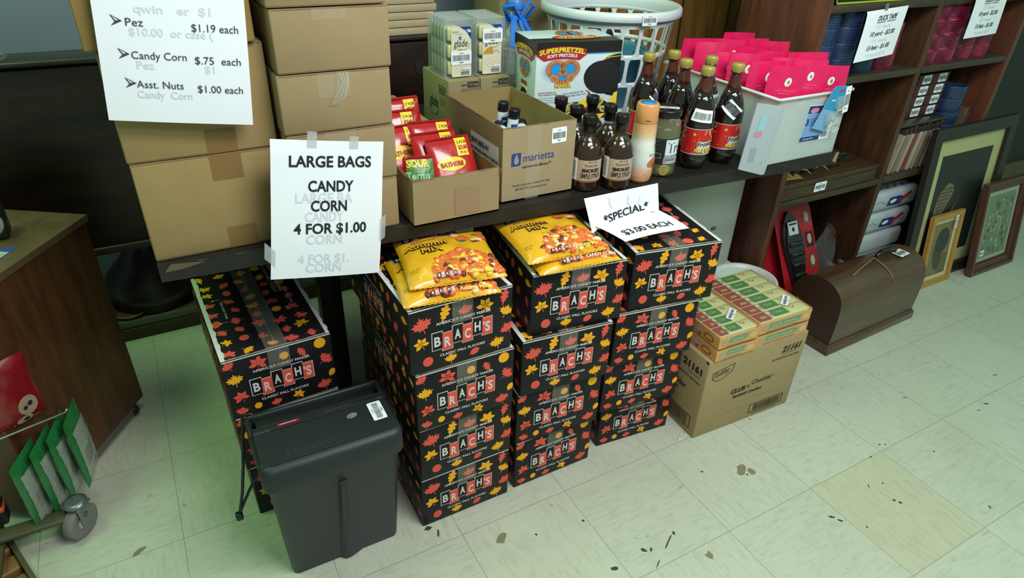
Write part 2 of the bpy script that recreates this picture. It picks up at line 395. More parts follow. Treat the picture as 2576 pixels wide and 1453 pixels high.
# ---------------------------------------------------------------- long display table
DX = .0622                                           # the front edge runs slightly towards the camera on the right
def fy(x): return .453+(.355-x)*DX
tb = thing('display_table', 'long black worn wooden table carrying boxes, bottles and bins', 'table', (-.52, .9, 0))
def slab(mb):
    Fz = frame((0, 0, .728), (1, 0, 0), (0, 1, 0)); r = [(-1.415, fy(-1.415)), (.368, fy(.368)), (.372, 1.36), (-1.40, 1.36)]
    r = [(x+.52, y-.9) for x, y in r]
    mb.prism(Fz, r, 0, .0365, BLKWOOD())
    G = frame((0, 0, .7648), (1, 0, 0), (0, 1, 0)); rn = random.Random(5)
    W1 = M('worn_paint', (74, 72, 62), .6)
    for _ in range(70):                              # scratches along the front edge
        x = rn.uniform(-1.3, .33); y = fy(x)+abs(rn.gauss(0, .02))+.001; a = rn.uniform(.002, .012); b = rn.uniform(.0003, .0009)
        mb.poly(G, [(x+.52-a, y-.9), (x+.52, y-.9+b), (x+.52+a, y-.9), (x+.52, y-.9-b)], W1, .0002)
    H = frame((.365-.0+.52, fy(.365)-.9, .728), (-1, DX, 0), (0, 0, 1))
    H2 = lambda u, v, e=0: H(u, v, -e)
    WW = M('bare_wood_chip', (150, 122, 78), .8)
    mb.poly(H2, [(.004, .004), (.02, .012), (.012, .036), (.0, .036)], WW, .0006)
    mb.poly(H2, [(.30, .030), (.32, .033), (.318, .028), (.303, .026)], WW, .0006)
    for u in (1.3, 1.45, 1.53, 1.62, 1.69): mb.poly(H2, [(u, .035), (u+.03, .0362), (u+.02, .033)], W1, .0006)
    mb.poly(H2, [(1.70, .03), (1.76, .036), (1.775, .02), (1.74, .022)], M('worn_paint2', (96, 84, 58), .7), .0007)
part('table_top', tb, slab)
for x, y in ((-1.02, .98), (-1.3, 1.28), (.28, 1.25), (-.55, 1.28)):
    part('leg', tb, lambda mb: mb.rbox((x+.52-.03, y-.9-.03, 0), (x+.52+.03, y-.9+.03, .728), M('leg_black', (24, 22, 20), .5, var=.1), .004))
part('back_rail', tb, lambda mb: mb.rbox((-.85, .40, .60), (.86, .43, .728), M('leg_black'), .003))

# ================================================================ AUTUMN CANDY CARTONS
LB = lambda: M('carton_black', (29, 29, 30), .42, var=.05, scale=40)
LR = lambda: M('leaf_coral', (226, 88, 72), .5, var=.05, scale=300)
LY = lambda: M('leaf_yellow', (246, 172, 36), .5, var=.05, scale=300)
LW = lambda: M('carton_white', (214, 212, 208), .6, var=.05, scale=60)
LT = lambda: M('torn_liner', (150, 146, 124), .8, var=.15, scale=120)
def mir(h): return h+[(-x, y) for x, y in reversed(h) if abs(x) > 1e-6]
MAPLE = mir([(0, 1), (.13, .62), (.32, .76), (.27, .40), (.66, .66), (.58, .42), (.98, .34), (.72, .12), (.82, -.08), (.42, -.18), (.40, -.40), (.05, -.30), (.03, -.85)])
OAK = mir([(0, 1), (.2, .88), (.2, .66), (.44, .64), (.46, .42), (.22, .3), (.46, .16), (.42, -.08), (.2, -.15), (.30, -.38), (.10, -.5), (.03, -.95)])
def oval(a, b): return ell(0, 0, a, b, 14)+[]
def leaflet(ang, L_, w): return [(x*cos(ang)-(y)*sin(ang), x*sin(ang)+(y)*cos(ang)) for x, y in [(w*sin(pi*t)*s, L_*t) for s, ts in ((1, (0, .15, .35, .6, .85, 1)), (-1, (.85, .6, .35, .15))) for t in ts]]
CHEST = [leaflet(a, .95, .26) for a in (0, 1.0, -1.0, 2.0, -2.0)]+[[(-.03, 0), (.03, 0), (.05, -.85), (0, -.85)]]
BEECH = [oval(.55, .75), [(-.04, -.7), (.04, -.7), (.05, -1), (-.02, -1)]]
ROUND = [oval(.72, .75)]
KIND = dict(m=[MAPLE], o=[OAK], c=CHEST, b=BEECH, r=ROUND)
def leaf(mb, F, k, u, v, s, ang, col, clip=None):
    for P in KIND[k]:
        Q = [(u+s*(x*cos(ang)-y*sin(ang)), v+s*(x*sin(ang)+y*cos(ang))) for x, y in P]
        if clip: Q = [(min(max(x, clip[0]), clip[2]), min(max(y, clip[1]), clip[3])) for x, y in Q]
        mb.poly(F, Q, LY() if col == 'y' else LR(), .0004)
CW, CL, CH = .243, .40, .163
def logo(mb, F, uc, vc, k=1.0):
    s = .0236*k; H = .045*k; u = uc-3*s; cols = 'kRkRkR'
    off = [0, -.006, .006, 0, .010, .004]
    for i in range(6):
        v = vc+off[i]*k-H/2
        mb.rect(F, u+i*s-.0012*k, v-.0012*k, u+(i+1)*s+.0012*k, v+H+.0012*k, LW(), .0005)
    for i in range(6):
        v = vc+off[i]*k-H/2
        mb.rect(F, u+i*s+(.0006 if cols[i] == 'k' else 0), v+(.0006*k if cols[i] == 'k' else 0), u+(i+1)*s, v+H-(.0006*k if cols[i] == 'k' else 0), LB() if cols[i] == 'k' else LR(), .0009)
        mb.text(F, 'BRACHS'[i], u+(i+.5)*s+(.001*k if i == 5 else 0), v+.010*k, .034*k, LW(), 'C', w=s*(.62 if i != 5 else .52), bold=.03, e=.0013)
    mb.text(F, "'", u+5*s+.0012*k, v+.016*k, .026*k, LW(), 'L', bold=.03, e=.0013)
    mb.text(F, "AMERICA'S CANDY MAKER", uc+.003, vc+.040*k, .0095*k, LW(), 'C', w=.128*k, bold=.02, e=.0009, res=2)
    mb.text(F, "CLASSIC FALL FLAVORS", uc, vc-.042*k, .0095*k, LW(), 'C', w=.108*k, bold=.02, e=.0009, res=2)
LAYA = [('m', .125, .74, 21, .3, 'R'), ('o', .33, .84, 20, -.3, 'y'), ('m', .53, .81, 16, .2, 'R'), ('c', .72, .80, 19, -.5, 'y'), ('o', .91, .85, 18, -.2, 'R'), ('m', .93, .62, 16, -.4, 'y'),
        ('c', .11, .47, 16, .4, 'y'), ('m', .955, .34, 17, .5, 'R'), ('r', .165, .17, 14, 0, 'R'), ('m', .385, .11, 14, .1, 'y'), ('b', .62, .12, 13, -1.1, 'R'), ('m', .85, .14, 17, .2, 'y')]
LAYB = [('m', .06, .90, 14, .5, 'R'), ('c', .31, .83, 19, -.2, 'R'), ('r', .546, .84, 12, 0, 'y'), ('o', .715, .80, 15, .5, 'R'), ('r', .885, .88, 16, 0, 'y'), ('m', .915, .58, 17, -.9, 'R'), ('b', .965, .32, 12, -.5, 'y'),
        ('m', .09, .645, 17, .1, 'y'), ('c', .11, .35, 16, .3, 'R'), ('r', .24, .125, 10, 0, 'y'), ('m', .09, .10, 13, -.2, 'R'), ('m', .41, .08, 12, .2, 'R'), ('c', .62, .10, 13, -.4, 'y'), ('m', .88, .13, 17, .2, 'R')]
def scatter(mb, F, W, H, seed, skip=None, dim=1):
    rn = random.Random(seed); n = 0; st = .042
    for i in range(int(W/st)):
        for j in range(int(H/st)):
            u = (i+.5)*W/int(W/st)+rn.uniform(-.006, .006); v = (j+.5)*H/int(H/st)+rn.uniform(-.006, .006)
            s = rn.uniform(.014, .020)
            if skip and skip[0] < u < skip[2] and skip[1] < v < skip[3]: continue
            if u < s or u > W-s or v < s or v > H-s: u = min(max(u, s), W-s); v = min(max(v, s), H-s)
            leaf(mb, F, rn.choice('momcbrmc'), u, v, s, rn.uniform(-3, 3), rn.choice('yRR'))
def carton_mesh(lay, seed):
    mb = MB(); W, L_, H = CW, CL, CH
    mb.rbox((0, 0, 0), (W, L_, H), LB(), .003, 2)
    F = frame((0, 0, 0), (1, 0, 0), (0, 0, 1))
    for k, u, v, s, a, c in lay: leaf(mb, F, k, u*W, v*H, s*.00118, a, c, (.001, .001, W-.001, H-.001))
    logo(mb, F, W*.5, H*.455)
    mb.rect(F, .002, H-.0035, W-.002, H-.0005, LW(), .0006)
    G = frame((0, L_, 0), (0, -1, 0), (0, 0, 1))     # left side, seen from the left
    scatter(mb, G, L_, H, seed, (.10, .035, .27, .125)); logo(mb, G, L_*.46, H*.48, .9)
    K = frame((W, 0, 0), (0, 1, 0), (0, 0, 1)); scatter(mb, K, L_, H, seed+1)
    Tn = frame((0, 0, H), (1, 0, 0), (0, 1, 0)); scatter(mb, Tn, W-.02, L_, seed+2)
    TT = lambda u, v, e=0: Tn(u, v, e)
    # worn white liner along the lid edges
    def ragged(horizontal, a, b, w0, m, e=.0007):
        rn = random.Random(seed*3+int(a*1000)); n = 26; P = []; Q = []
        for i in range(n+1):
            t = a+(b-a)*i/n; P.append(t); Q.append(w0*rn.uniform(.75, 1.15))
        for i in range(n):
            if horizontal: mb.poly(Tn, [(P[i], 0.001), (P[i+1], .001), (P[i+1], Q[i+1]), (P[i], Q[i])], m, e)
    ragged(True, .002, W-.002, .006, LT())
    rn = random.Random(seed)
    for x0, x1 in ((.0015, .012), (W-.010, W-.0015)):
        n = 22
        for i in range(n):
            v0, v1 = .001+(L_-.002)*i/n, .001+(L_-.002)*(i+1)/n; j = rn.uniform(-.0015, .0015)
            mb.poly(Tn, [(x0, v0), (x1+j, v0), (x1+j, v1), (x0, v1)], LW(), .0008)
    mb.rect(Tn, W*.5-.0006, .004, W*.5+.0006, L_-.004, LT(), .0009)
    # printed notes on the lid
    for s_, x in ((-1, .045), (1, W-.045)):
        A = frame((x, L_*.52, H), (0, -1, 0), (1, 0, 0))
        mb.text(A, 'TEAR AWAY PANEL', 0, 0, .008, LW(), 'C', w=.085, e=.001, res=2)
        for q in (-.055, .055):
            mb.rect(A, q-.0004, -.012, q+.0004, .004, LW(), .001); mb.poly(A, [(q-.003, -.012), (q+.003, -.012), (q, -.018)], LW(), .001)
    A = frame((W*.74, L_*.80, H), (0, -1, 0), (1, 0, 0))
    mb.text(A, 'STORE IN A COOL, DRY PLACE', 0, .008, .011, LW(), 'C', w=.17, e=.001, res=2)
    mb.text(A, 'AWAY FROM DIRECT SUNLIGHT', 0, -.006, .011, LW(), 'C', w=.17, e=.001, res=2)
    return mb
def tape_mesh():
    mb = MB(); F = frame((0, 0, 0), (1, 0, 0), (0, 0, 1)); c = CW*.5
    rn = random.Random(2)
    for i in range(6): mb.rect(F, c-.024, CH-.055+i*.009, c+.024, CH-.055+(i+1)*.009, TAPE(), .0016+rn.uniform(0, .0006))
    Tn = frame((0, 0, CH), (1, 0, 0), (0, 1, 0)); mb.rect(Tn, c-.024, 0, c+.024, CL-.01, TAPE(), .0016)
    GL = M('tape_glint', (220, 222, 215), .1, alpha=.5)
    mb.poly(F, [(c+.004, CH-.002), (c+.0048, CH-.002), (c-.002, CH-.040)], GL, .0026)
    return mb
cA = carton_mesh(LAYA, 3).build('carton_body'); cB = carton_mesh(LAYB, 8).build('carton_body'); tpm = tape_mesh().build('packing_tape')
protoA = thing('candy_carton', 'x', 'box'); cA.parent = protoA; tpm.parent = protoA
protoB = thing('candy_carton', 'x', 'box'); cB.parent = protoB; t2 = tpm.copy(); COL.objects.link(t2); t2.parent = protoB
usedp = {'A': False, 'B': False}
def carton(lay, x, y, z, rz, label, grp):
    pr = protoA if lay == 'A' else protoB
    if usedp[lay]: o = copy_tree(pr)
    else: o = pr; usedp[lay] = True
    o.location = (x, y, z); o.rotation_euler = (0, 0, radians(rz)); tag(o, label, 'box', grp)
ST = [('the tall stack beside the grey shredder', 'cartons of the tall stack beside the shredder',
       [('A', -.992, .372, 0), ('A', -.991, .368, .5), ('B', -.996, .362, -.5), ('A', -1.004, .362, .5)]),
      ('the middle one of three tall stacks', 'cartons of the middle tall stack',
       [('B', -.727, .377, 0), ('B', -.731, .374, -4), ('A', -.729, .366, -5.5), ('A', -.704, .379, -7)]),
      ('the tall stack beside the cracker carton', 'cartons of the tall stack beside the cracker carton',
       [('B', -.437, .402, -5.5), ('B', -.466, .374, -7), ('B', -.462, .361, -8), ('A', -.430, .364, -10)]),
      ('the shorter stack behind the shredder', 'cartons of the stack behind the shredder',
       [('A', -1.345, .60, 1), ('B', -1.350, .595, 1), ('B', -1.352, .592, 2)])]
for si, (where, grp, L_) in enumerate(ST):
    n = len(L_)
    for k, (lay, x, y, a) in enumerate(L_):
        pos = ['bottom', 'second from the bottom', 'third from the bottom', 'topmost'][k] if n == 4 else ['bottom', 'middle', 'topmost'][k]
        carton(lay, x, y, k*.165, a, 'black leaf-print candy carton, '+pos+' in '+where, grp)

matte('carton_black', 'leaf_coral', 'leaf_yellow')

# ================================================================ CANDY BAGS
BY = lambda: M('bag_yellow', (226, 172, 32), .22, var=.08, scale=40, coat=.3)
def pillow_fn(W, L_, H, seed):
    rn = random.Random(seed); ph = [rn.uniform(0, 6) for _ in range(6)]
    def z(u, v):                                     # u, v in 0..1
        a = max(0, 4*u*(1-u)); b = max(0, 4*v*(1-v))
        h = H*(a**.42)*(b**.36)
        h *= 1+.10*sin(9*u+ph[0]+3*v)*sin(7*v+ph[1])+.05*sin(21*u+ph[2])*sin(17*v+ph[3])
        return h+.0006*sin(40*(u+v)+ph[4])*(1-a*b)
    return z
def candy_bag(loc, rz, seed, label, corn=False, tilt=(0, 0)):
    W, L_, H = .208, .195, .032
    t = thing('candy_bag', label, 'candy bag', loc, group='bags of autumn candy on the cartons', rot=(tilt[0], tilt[1], rz))
    z = pillow_fn(W, L_, H, seed)
    top = lambda u, v: Vector(((u-.5)*W*(1-.03*sin(pi*v)), (v-.5)*L_*(1-.04*sin(pi*u)), z(u, v)*.75+.006))
    bot = lambda u, v: Vector(((u-.5)*W*(1-.03*sin(pi*v)), (v-.5)*L_*(1-.04*sin(pi*u)), max(.0, .006-z(u, v)*.25)))
    ORG = M('candy_orange', (226, 110, 52), .3); CW_ = M('candy_cream', (240, 206, 150), .35); CY = M('candy_yellow', (236, 196, 60), .3); CB = M('candy_brown', (110, 48, 40), .3); CG = M('candy_green', (60, 130, 84), .35)
    def inwin(u, v):                                 # clear window: a low dome across the front half
        return v < .08+.40*math.sqrt(max(0, 1-((u-.62)/.38)**2)) and u > .24 and v > .03 and u < .97
    def body(mb):
        n = 36; vs = []; A = {}; 
        for j in range(n+1):
            for i in range(n+1): vs.append(tuple(top(i/n, j/n)))
        f1 = []; f2 = []
        for j in range(n):
            for i in range(n):
                a = j*(n+1)+i; q = (a, a+1, a+n+2, a+n+1)
                (f2 if inwin((i+.5)/n, (j+.5)/n) else f1).append(q)
        mb.add(vs, f1, BY(), True); mb.add(vs, f2, M('bag_amber', (214, 120, 50), .15, alpha=1, coat=.6, var=.15, scale=60), True)
        mb.grid(bot, 12, 12, BY(), flip=True)
        FB = lambda u, v, e=0: top(u, v)+Vector((0, 0, e))
        for v0, v1 in ((-.012, .012), (.988, 1.012)): # crimped seals
            mb.grid(lambda a, b: Vector(((a-.5)*W*.98, ((v0+(v1-v0)*b)-.5)*L_*1.0, .006+.001*sin(a*120))), 60, 1, M('seal_yellow', (220, 166, 50), .25))
    part('wrapper', t, body)
    def cand(mb):
        rn = random.Random(seed+5)
        for _ in range(120 if not corn else 190):
            u, v = rn.uniform(.24, .96), rn.uniform(.04, .56)
            if not inwin(u, v): continue
            p = top(u, v); s = rn.uniform(.0065, .0115) if not corn else rn.uniform(.0045, .0068)
            m = rn.choice([ORG, ORG, ORG, ORG, ORG, CW_, CB, CB, CY, CG] if rn.random() < .3 else [ORG, ORG, ORG, CW_, CB, CY] if not corn else [ORG, ORG, CY, CY, CW_, CB])
            X = Matrix.Translation(p-Vector((0, 0, s*.35))) @ Euler((rn.uniform(-.5, .5), 0, rn.uniform(0, 6))).to_matrix().to_4x4()
            mb.blob((0, 0, 0), (s*1.25, s*.85, s*.75), m, 7, 4, X)
    o = part('candies', t, cand, 'orange, yellow and brown candies showing through the window'); o['kind'] = 'stuff'
    FB = lambda u, v, e=0: top(min(max(u/W+.5, 0), 1), min(max(v/L_+.5, 0), 1))+Vector((0, 0, e+.0008))
    def pr(mb):
        # brand blocks across the top left
        for i, ch in enumerate("BRACH'"):
            u = -.088+i*.021; v = .060+i*.001+(0, -.004, .003, -.001, .006, .002)[i]
            mb.rect(FB, u-.0008, v-.0008, u+.0218, v+.0258, WHITE(), .0006, 4); mb.rect(FB, u, v, u+.021, v+.025, INK() if i % 2 == 0 else M('print_orange', (222, 96, 40), .3), .0012, 4)
            mb.text(FB, ch if ch != "'" else 'S', u+.0105, v+.005, .020, WHITE(), 'C', bold=.03, e=.0020)
        BR = M('print_brown', (110, 52, 24), .4)
        mb.text(FB, 'Mellowcreme', -.045, .047, .010, BR, 'C', w=.055, shear=.2, e=.001)
        for dx, m, e in ((0, M('print_dark', (70, 34, 18), .4), .001), ):
            mb.text(FB, 'Autumn', -.045, .022, .026, m, 'C', w=.098, bold=.07, e=e); mb.text(FB, 'MIX', -.034, -.002, .026, m, 'C', w=.05, bold=.07, e=e)
        mb.text(FB, 'Autumn', -.045, .022, .026, M('print_gold', (240, 196, 60), .35), 'C', w=.094, bold=.0, e=.0018); mb.text(FB, 'MIX', -.034, -.002, .026, M('print_gold'), 'C', w=.046, bold=.0, e=.0018)
        mb.text(FB, 'NET WT', -.095, -.055, .006, BR, 'L', e=.001, res=2); mb.text(FB, '21 OZ', -.095, -.062, .006, BR, 'L', e=.001, res=2)
        # printed candies top right
        for u, v, a, b, m in ((.045, .045, .016, .014, ORG), (.075, .035, .015, .009, CW_), (.072, .028, .012, .004, CB), (.095, .05, .014, .011, ORG), (.085, .066, .014, .007, ORG), (.03, .062, .01, .008, CW_)):
            mb.disc(FB, u, v, a, b, m, .0012, 16, 4, .3)
        mb.poly(FB, ell(.043, .033, .007, .004, 10), CG, .0018); mb.poly(FB, ell(.098, .060, .006, .003, 10), CG, .0018)
        # small lettering on the front seal
        for i, ch in enumerate("BRACHS"):
            mb.rect(FB, -.045+i*.0085, -.096, -.0365+i*.0085, -.086, INK() if i % 2 == 0 else M('print_orange'), .0085, 2)
            mb.text(FB, ch, -.041+i*.0085, -.094, .0075, WHITE(), 'C', bold=.02, e=.0092, res=2)
        if corn: mb.text(FB, 'CANDY CORN', .015, -.094, .011, WHITE(), 'L', w=.075, e=.009)
        else: mb.text(FB, 'Autumn Mix', .015, -.095, .010, M('print_gold'), 'L', w=.06, bold=.03, e=.009)
        mb.text(FB, 'Autumn Mix', -.005, -.048, .010, M('print_gold'), 'L', w=.06, bold=.03, e=.0082, shear=.1)
    part('lettering', t, pr, 'black, orange and gold printing')
    return t
candy_bag((-.893, .448, .6625), -.14, 1, 'yellow candy bag under the other one on the carton stack by the shredder', tilt=(0, 0))
candy_bag((-.866, .470, .690), -.17, 2, 'yellow autumn mix candy bag, upper of two on the stack nearest the shredder', tilt=(.05, .0))
candy_bag((-.585, .448, .6625), -.08, 3, 'yellow candy corn bag lying under the other one on the middle carton stack', True)
candy_bag((-.607, .468, .690), -.06, 4, 'yellow autumn mix bag lying uppermost on the middle carton stack', tilt=(.05, .0))

# ================================================================ ON THE TABLE, LEFT: CLOSED BOXES
Z = .765
def seam_box(name, a, b, label, group, mat=None, tape=True, rz=0, cat='box', tapeboth=False, tx=.5, tsz=(.055, .05)):
    cx, cy_ = (a[0]+b[0])/2, (a[1]+b[1])/2; W, D, H = b[0]-a[0], b[1]-a[1], b[2]-a[2]
    t = thing(name, label, cat, (cx, cy_, a[2]), rz, group); mat = mat or CARD()
    def body(mb):
        mb.rbox((-W/2, -D/2, .0006), (W/2, D/2, H-.0006), mat, .0035, 2)
        F = frame((-W/2, -D/2, 0), (1, 0, 0), (0, 0, 1))
        rn = random.Random(int(a[2]*1000))
        for v in (.0012, H-.0028): mb.poly(F, [(.003, v), (W-.003, v), (W-.003, v+.0012), (W*.5, v+.0016+rn.uniform(0, .0006)), (.003, v+.001)], CEDGE(), .0003)
    part('carton_body', t, body)
    F = frame((-W/2, -D/2, 0), (1, 0, 0), (0, 0, 1))
    if tape:
        def tp(mb):
            m = M('brown_tape', (146, 112, 64), .3, alpha=.6) if tape == 'brown' else TAPE()
            mb.rect(F, W*tx-tsz[0]/2, H-tsz[1], W*tx+tsz[0]/2, H-.001, m, .0008, 3)
        part('packing_tape', t, tp, 'strip of brown tape' if tape == 'brown' else 'strip of clear tape')
        if tapeboth: part('packing_tape', t, lambda mb: mb.rect(F, W*tx-tsz[0]/2+.006, .001, W*tx+tsz[0]/2+.004, tsz[1]*.9, M('brown_tape'), .0008, 3), 'strip of brown tape')
    return t, F, W, D, H
g1 = 'large tan cartons at the table\'s left end'
seam_box('carton', (-1.415, .578, Z), (-1.165, .97, .956), 'large tan cardboard carton at the left end of the table, bottom one', g1, CARD2(), 'brown', tapeboth=True, tx=.62)
seam_box('carton', (-1.418, .578, .957), (-1.163, .97, 1.146), 'large tan cardboard carton second in the left stack, behind the price list sheet', g1, CARD2(), 'brown', tapeboth=True, tx=.60, rz=.0)
seam_box('carton', (-1.432, .567, 1.147), (-1.175, .98, 1.36), 'large tan carton topmost in the left stack, cut by the top of the view', g1, M('cardboard_ochre', (150, 124, 66), .85, var=.05, scale=14, bump=.06), None)
g2 = 'smaller brown cartons stacked next to the left end'
zs = [Z, .876, .985, 1.094, 1.203, 1.32]
for k, (nm, dx) in enumerate((('bottom', 0), ('second from the bottom', .002), ('middle', -.001), ('fourth from the bottom', .003), ('topmost', -.001))):
    x0, x1 = -1.156+dx, -.947+dx
    seam_box('carton', (x0, .536, zs[k]+.0005), (x1, .86, zs[k+1]-.0005), 'small plain brown carton, '+nm+' in the stack holding the candy corn sign', g2, CARD(), k > 0, tx=.48, tsz=(.06, .02 if k in (3,) else .045))
# flapping end of clear tape on the stack
mb = MB()
for k in range(3): mb.tube([(-1.045+k*.006, .534, 1.092), (-1.040+k*.004, .529, 1.075), (-1.052+k*.006, .531, 1.055-k*.004), (-1.068+k*.004, .532, 1.035)], .0006, M('tape_glint'), 5)
mb.grid(lambda u, v: Vector((-1.05+.022*u-.018*v*v, .533-.004*sin(pi*v)-.001*u, 1.092-.058*v)), 4, 10, TAPE())
tag(mb.build('loose_tape'), 'loose wrinkled strip of clear tape hanging from the middle brown carton', 'tape')

# ---------------------------------------------------------------- open boxes
def open_box(t, x0, y0, x1, y1, z0, z1, mo, mi, th=.004):
    def w(mb):
        for a, b in (((x0, y0, z0), (x1, y0+th, z1)), ((x0, y1-th, z0), (x1, y1, z1)), ((x0, y0+th, z0), (x0+th, y1-th, z1)), ((x1-th, y0+th, z0), (x1, y1-th, z1))):
            mb.box(a, b, mo)
        mb.box((x0, y0, z0), (x1, y1, z0+th), mo)
        for F, L_ in ((frame((x0+th, y0+th, z0), (1, 0, 0), (0, 0, 1)), 0),): pass
        e = .0006                                    # paler inside faces and rough cut rim
        Fi = [frame((x1-th-e, y0+th, z0), (0, 1, 0), (0, 0, 1)), frame((x0+th+e, y0+th, z0), (0, 1, 0), (0, 0, 1)), frame((x0+th, y1-th-e, z0), (1, 0, 0), (0, 0, 1)), frame((x0+th, y0+th+e, z0), (1, 0, 0), (0, 0, 1))]
        for i, F in enumerate(Fi): mb.rect(F, .0, th, (y1-y0 if i < 2 else x1-x0)-2*th, z1-z0-.0005, mi, 0)
        rn = random.Random(int(x0*-1000))
        for (ax, ay, bx, by) in ((x0, y0+th/2, x1, y0+th/2), (x0+th/2, y0, x0+th/2, y1), (x1-th/2, y0, x1-th/2, y1), (x0, y1-th/2, x1, y1-th/2)):
            n = 14; P = [(ax+(bx-ax)*i/n+rn.uniform(-.0006, .0006), ay+(by-ay)*i/n+rn.uniform(-.0006, .0006), z1+rn.uniform(-.0008, .0006)) for i in range(n+1)]
            mb.tube(P, .0021, CEDGE(), 5)
    return part('box_walls', t, w)
t = thing('open_box', 'low open cardboard box full of red candy packets at the table edge', 'box', (-.83, .66, Z))
open_box(t, -.094, -.150, .108, .155, 0, .102, CARD(), CARDIN())
def f(mb):
    mb.tube([(.108, -.152, .10), (.112, -.157, .097), (.106, -.158, .093)], .002, CEDGE(), 6)
part('corner_tear', t, f)
part('glued_patch', t, lambda mb: mb.rect(frame((-.05, -.1508, .01), (1, 0, 0), (0, 0, 1)), .05, .0, .11, .06, M('card_patch', (150, 124, 94), .85), .0002), 'faint square patch')
# the closed carton behind it
t2_, F, W, D, H = seam_box('carton', (-.955, .83, Z), (-.73, 1.14, .868), 'low closed olive brown carton behind the box of red candy packets', None, M('cardboard_olive', (140, 126, 78), .85, var=.05, scale=14), None)

# red candy packets
PR = lambda: M('packet_red', (176, 26, 30), .25, coat=.4, var=.08, scale=50)
PYW = lambda: M('packet_yellow', (236, 206, 40), .35)
def packet(loc, rot, label, kind='red', seed=1, w=.108, h=.125):
    t = thing('candy_packet', label, 'candy packet', loc, group='candy packets in the open box', rot=rot)
    zf = pillow_fn(w, h, .012, seed)
    fr = lambda u, v, e=0: Vector((u, -zf(min(max(u/w+.5, 0), 1), min(max(v/h, 0), 1))-e, v))
    def body(mb):
        mb.grid(lambda a, b: fr((a-.5)*w, b*h), 12, 14, PR()); mb.grid(lambda a, b: fr((a-.5)*w, b*h)*1 + Vector((0, 2*zf(a, b)+.0008, 0)), 12, 14, PR(), flip=True)
        if kind == 'sour':
            for k in range(8): mb.rect(fr, -.03, .015+k*.01, .03, .025+k*.01, M('sour_green', (70, 130, 60), .3), .0012, 8)
    part('wrapper', t, body)
    def pr(mb):
        if kind == 'sour':
            mb.text(fr, 'SOUR', -.03, .078, .022, PYW(), w=.05, bold=.05, e=.003); mb.text(fr, 'Terms', -.032, .052, .022, M('sour_pale', (150, 200, 150), .3), w=.052, bold=.03, e=.003)
        mb.disc(fr, -.008, .064, .034, .0155, PYW(), .0016) if kind != 'sour' else None
        if kind != 'sour':
            mb.text(fr, 'SATHERS', -.008, .058, .014, M('sathers_red', (176, 40, 24), .4), 'C', w=.055, bold=.045, e=.0032)
            [mb.rect(fr, .012, h-.046+.0105*k, .040, h-.0355+.0105*k, PYW(), .0016, 6) for k in range(4)]
            mb.text(fr, '2 FOR', .028, h-.018, .009, INK(), 'C', w=.024, e=.003); mb.text(fr, '$2.00', .029, h-.031, .012, M('sathers_red'), 'C', w=.024, bold=.04, e=.003)
            mb.text(fr, 'OR $1.19', .030, h-.041, .007, INK(), 'C', w=.024, e=.003, res=2)
            mb.poly(fr, [(.014, .026), (.036, .030), (.045, .018), (.022, .012)], M('caramel', (206, 168, 104), .4), .0016)
        for v in (.0, h): mb.rect(fr, -w/2+.002, v-.002, w/2-.002, v+.003, M('seal_red', (150, 20, 26), .2), .0005, 8)
    part('lettering', t, pr, 'yellow print on the packet')
    return t
packet((-.792, .560, .802), (-.60, 0, .02), 'red candy packet with yellow oval, frontmost in the open box', seed=11)
packet((-.815, .596, .806), (-.58, 0, -.02), 'red candy packet tucked right behind the frontmost one', seed=12)
packet((-.806, .650, .812), (-.52, .05, .0), 'red candy packet leaning behind two others at the centre of the box', seed=13)
packet((-.882, .566, .790), (-.45, .05, -.15), 'green and red sour candy packet in the box\'s front left corner', 'sour', 14, .07, .10)
packet((-.875, .655, .808), (-.52, 0, .05), 'red candy packet at the left beside the brown carton stack', seed=15)
packet((-.868, .715, .822), (-.42, 0, -.05), 'red candy packet in the third row near the back left', seed=16)
packet((-.842, .765, .835), (-.32, 0, .05), 'red candy packet standing highest at the back of the box', seed=17)

mb = MB(); rn = random.Random(14)
for i in range(5):
    for j in range(7): mb.rbox((-.915+i*.036, .53+j*.038, .7695), (-.884+i*.036, .563+j*.038, .800+rn.uniform(0, .012)+j*.003), PR(), .006)
tag(mb.build('packet_fill'), 'jumble of red candy packets filling the bottom of the low open box', 'candy packets', kind='stuff')
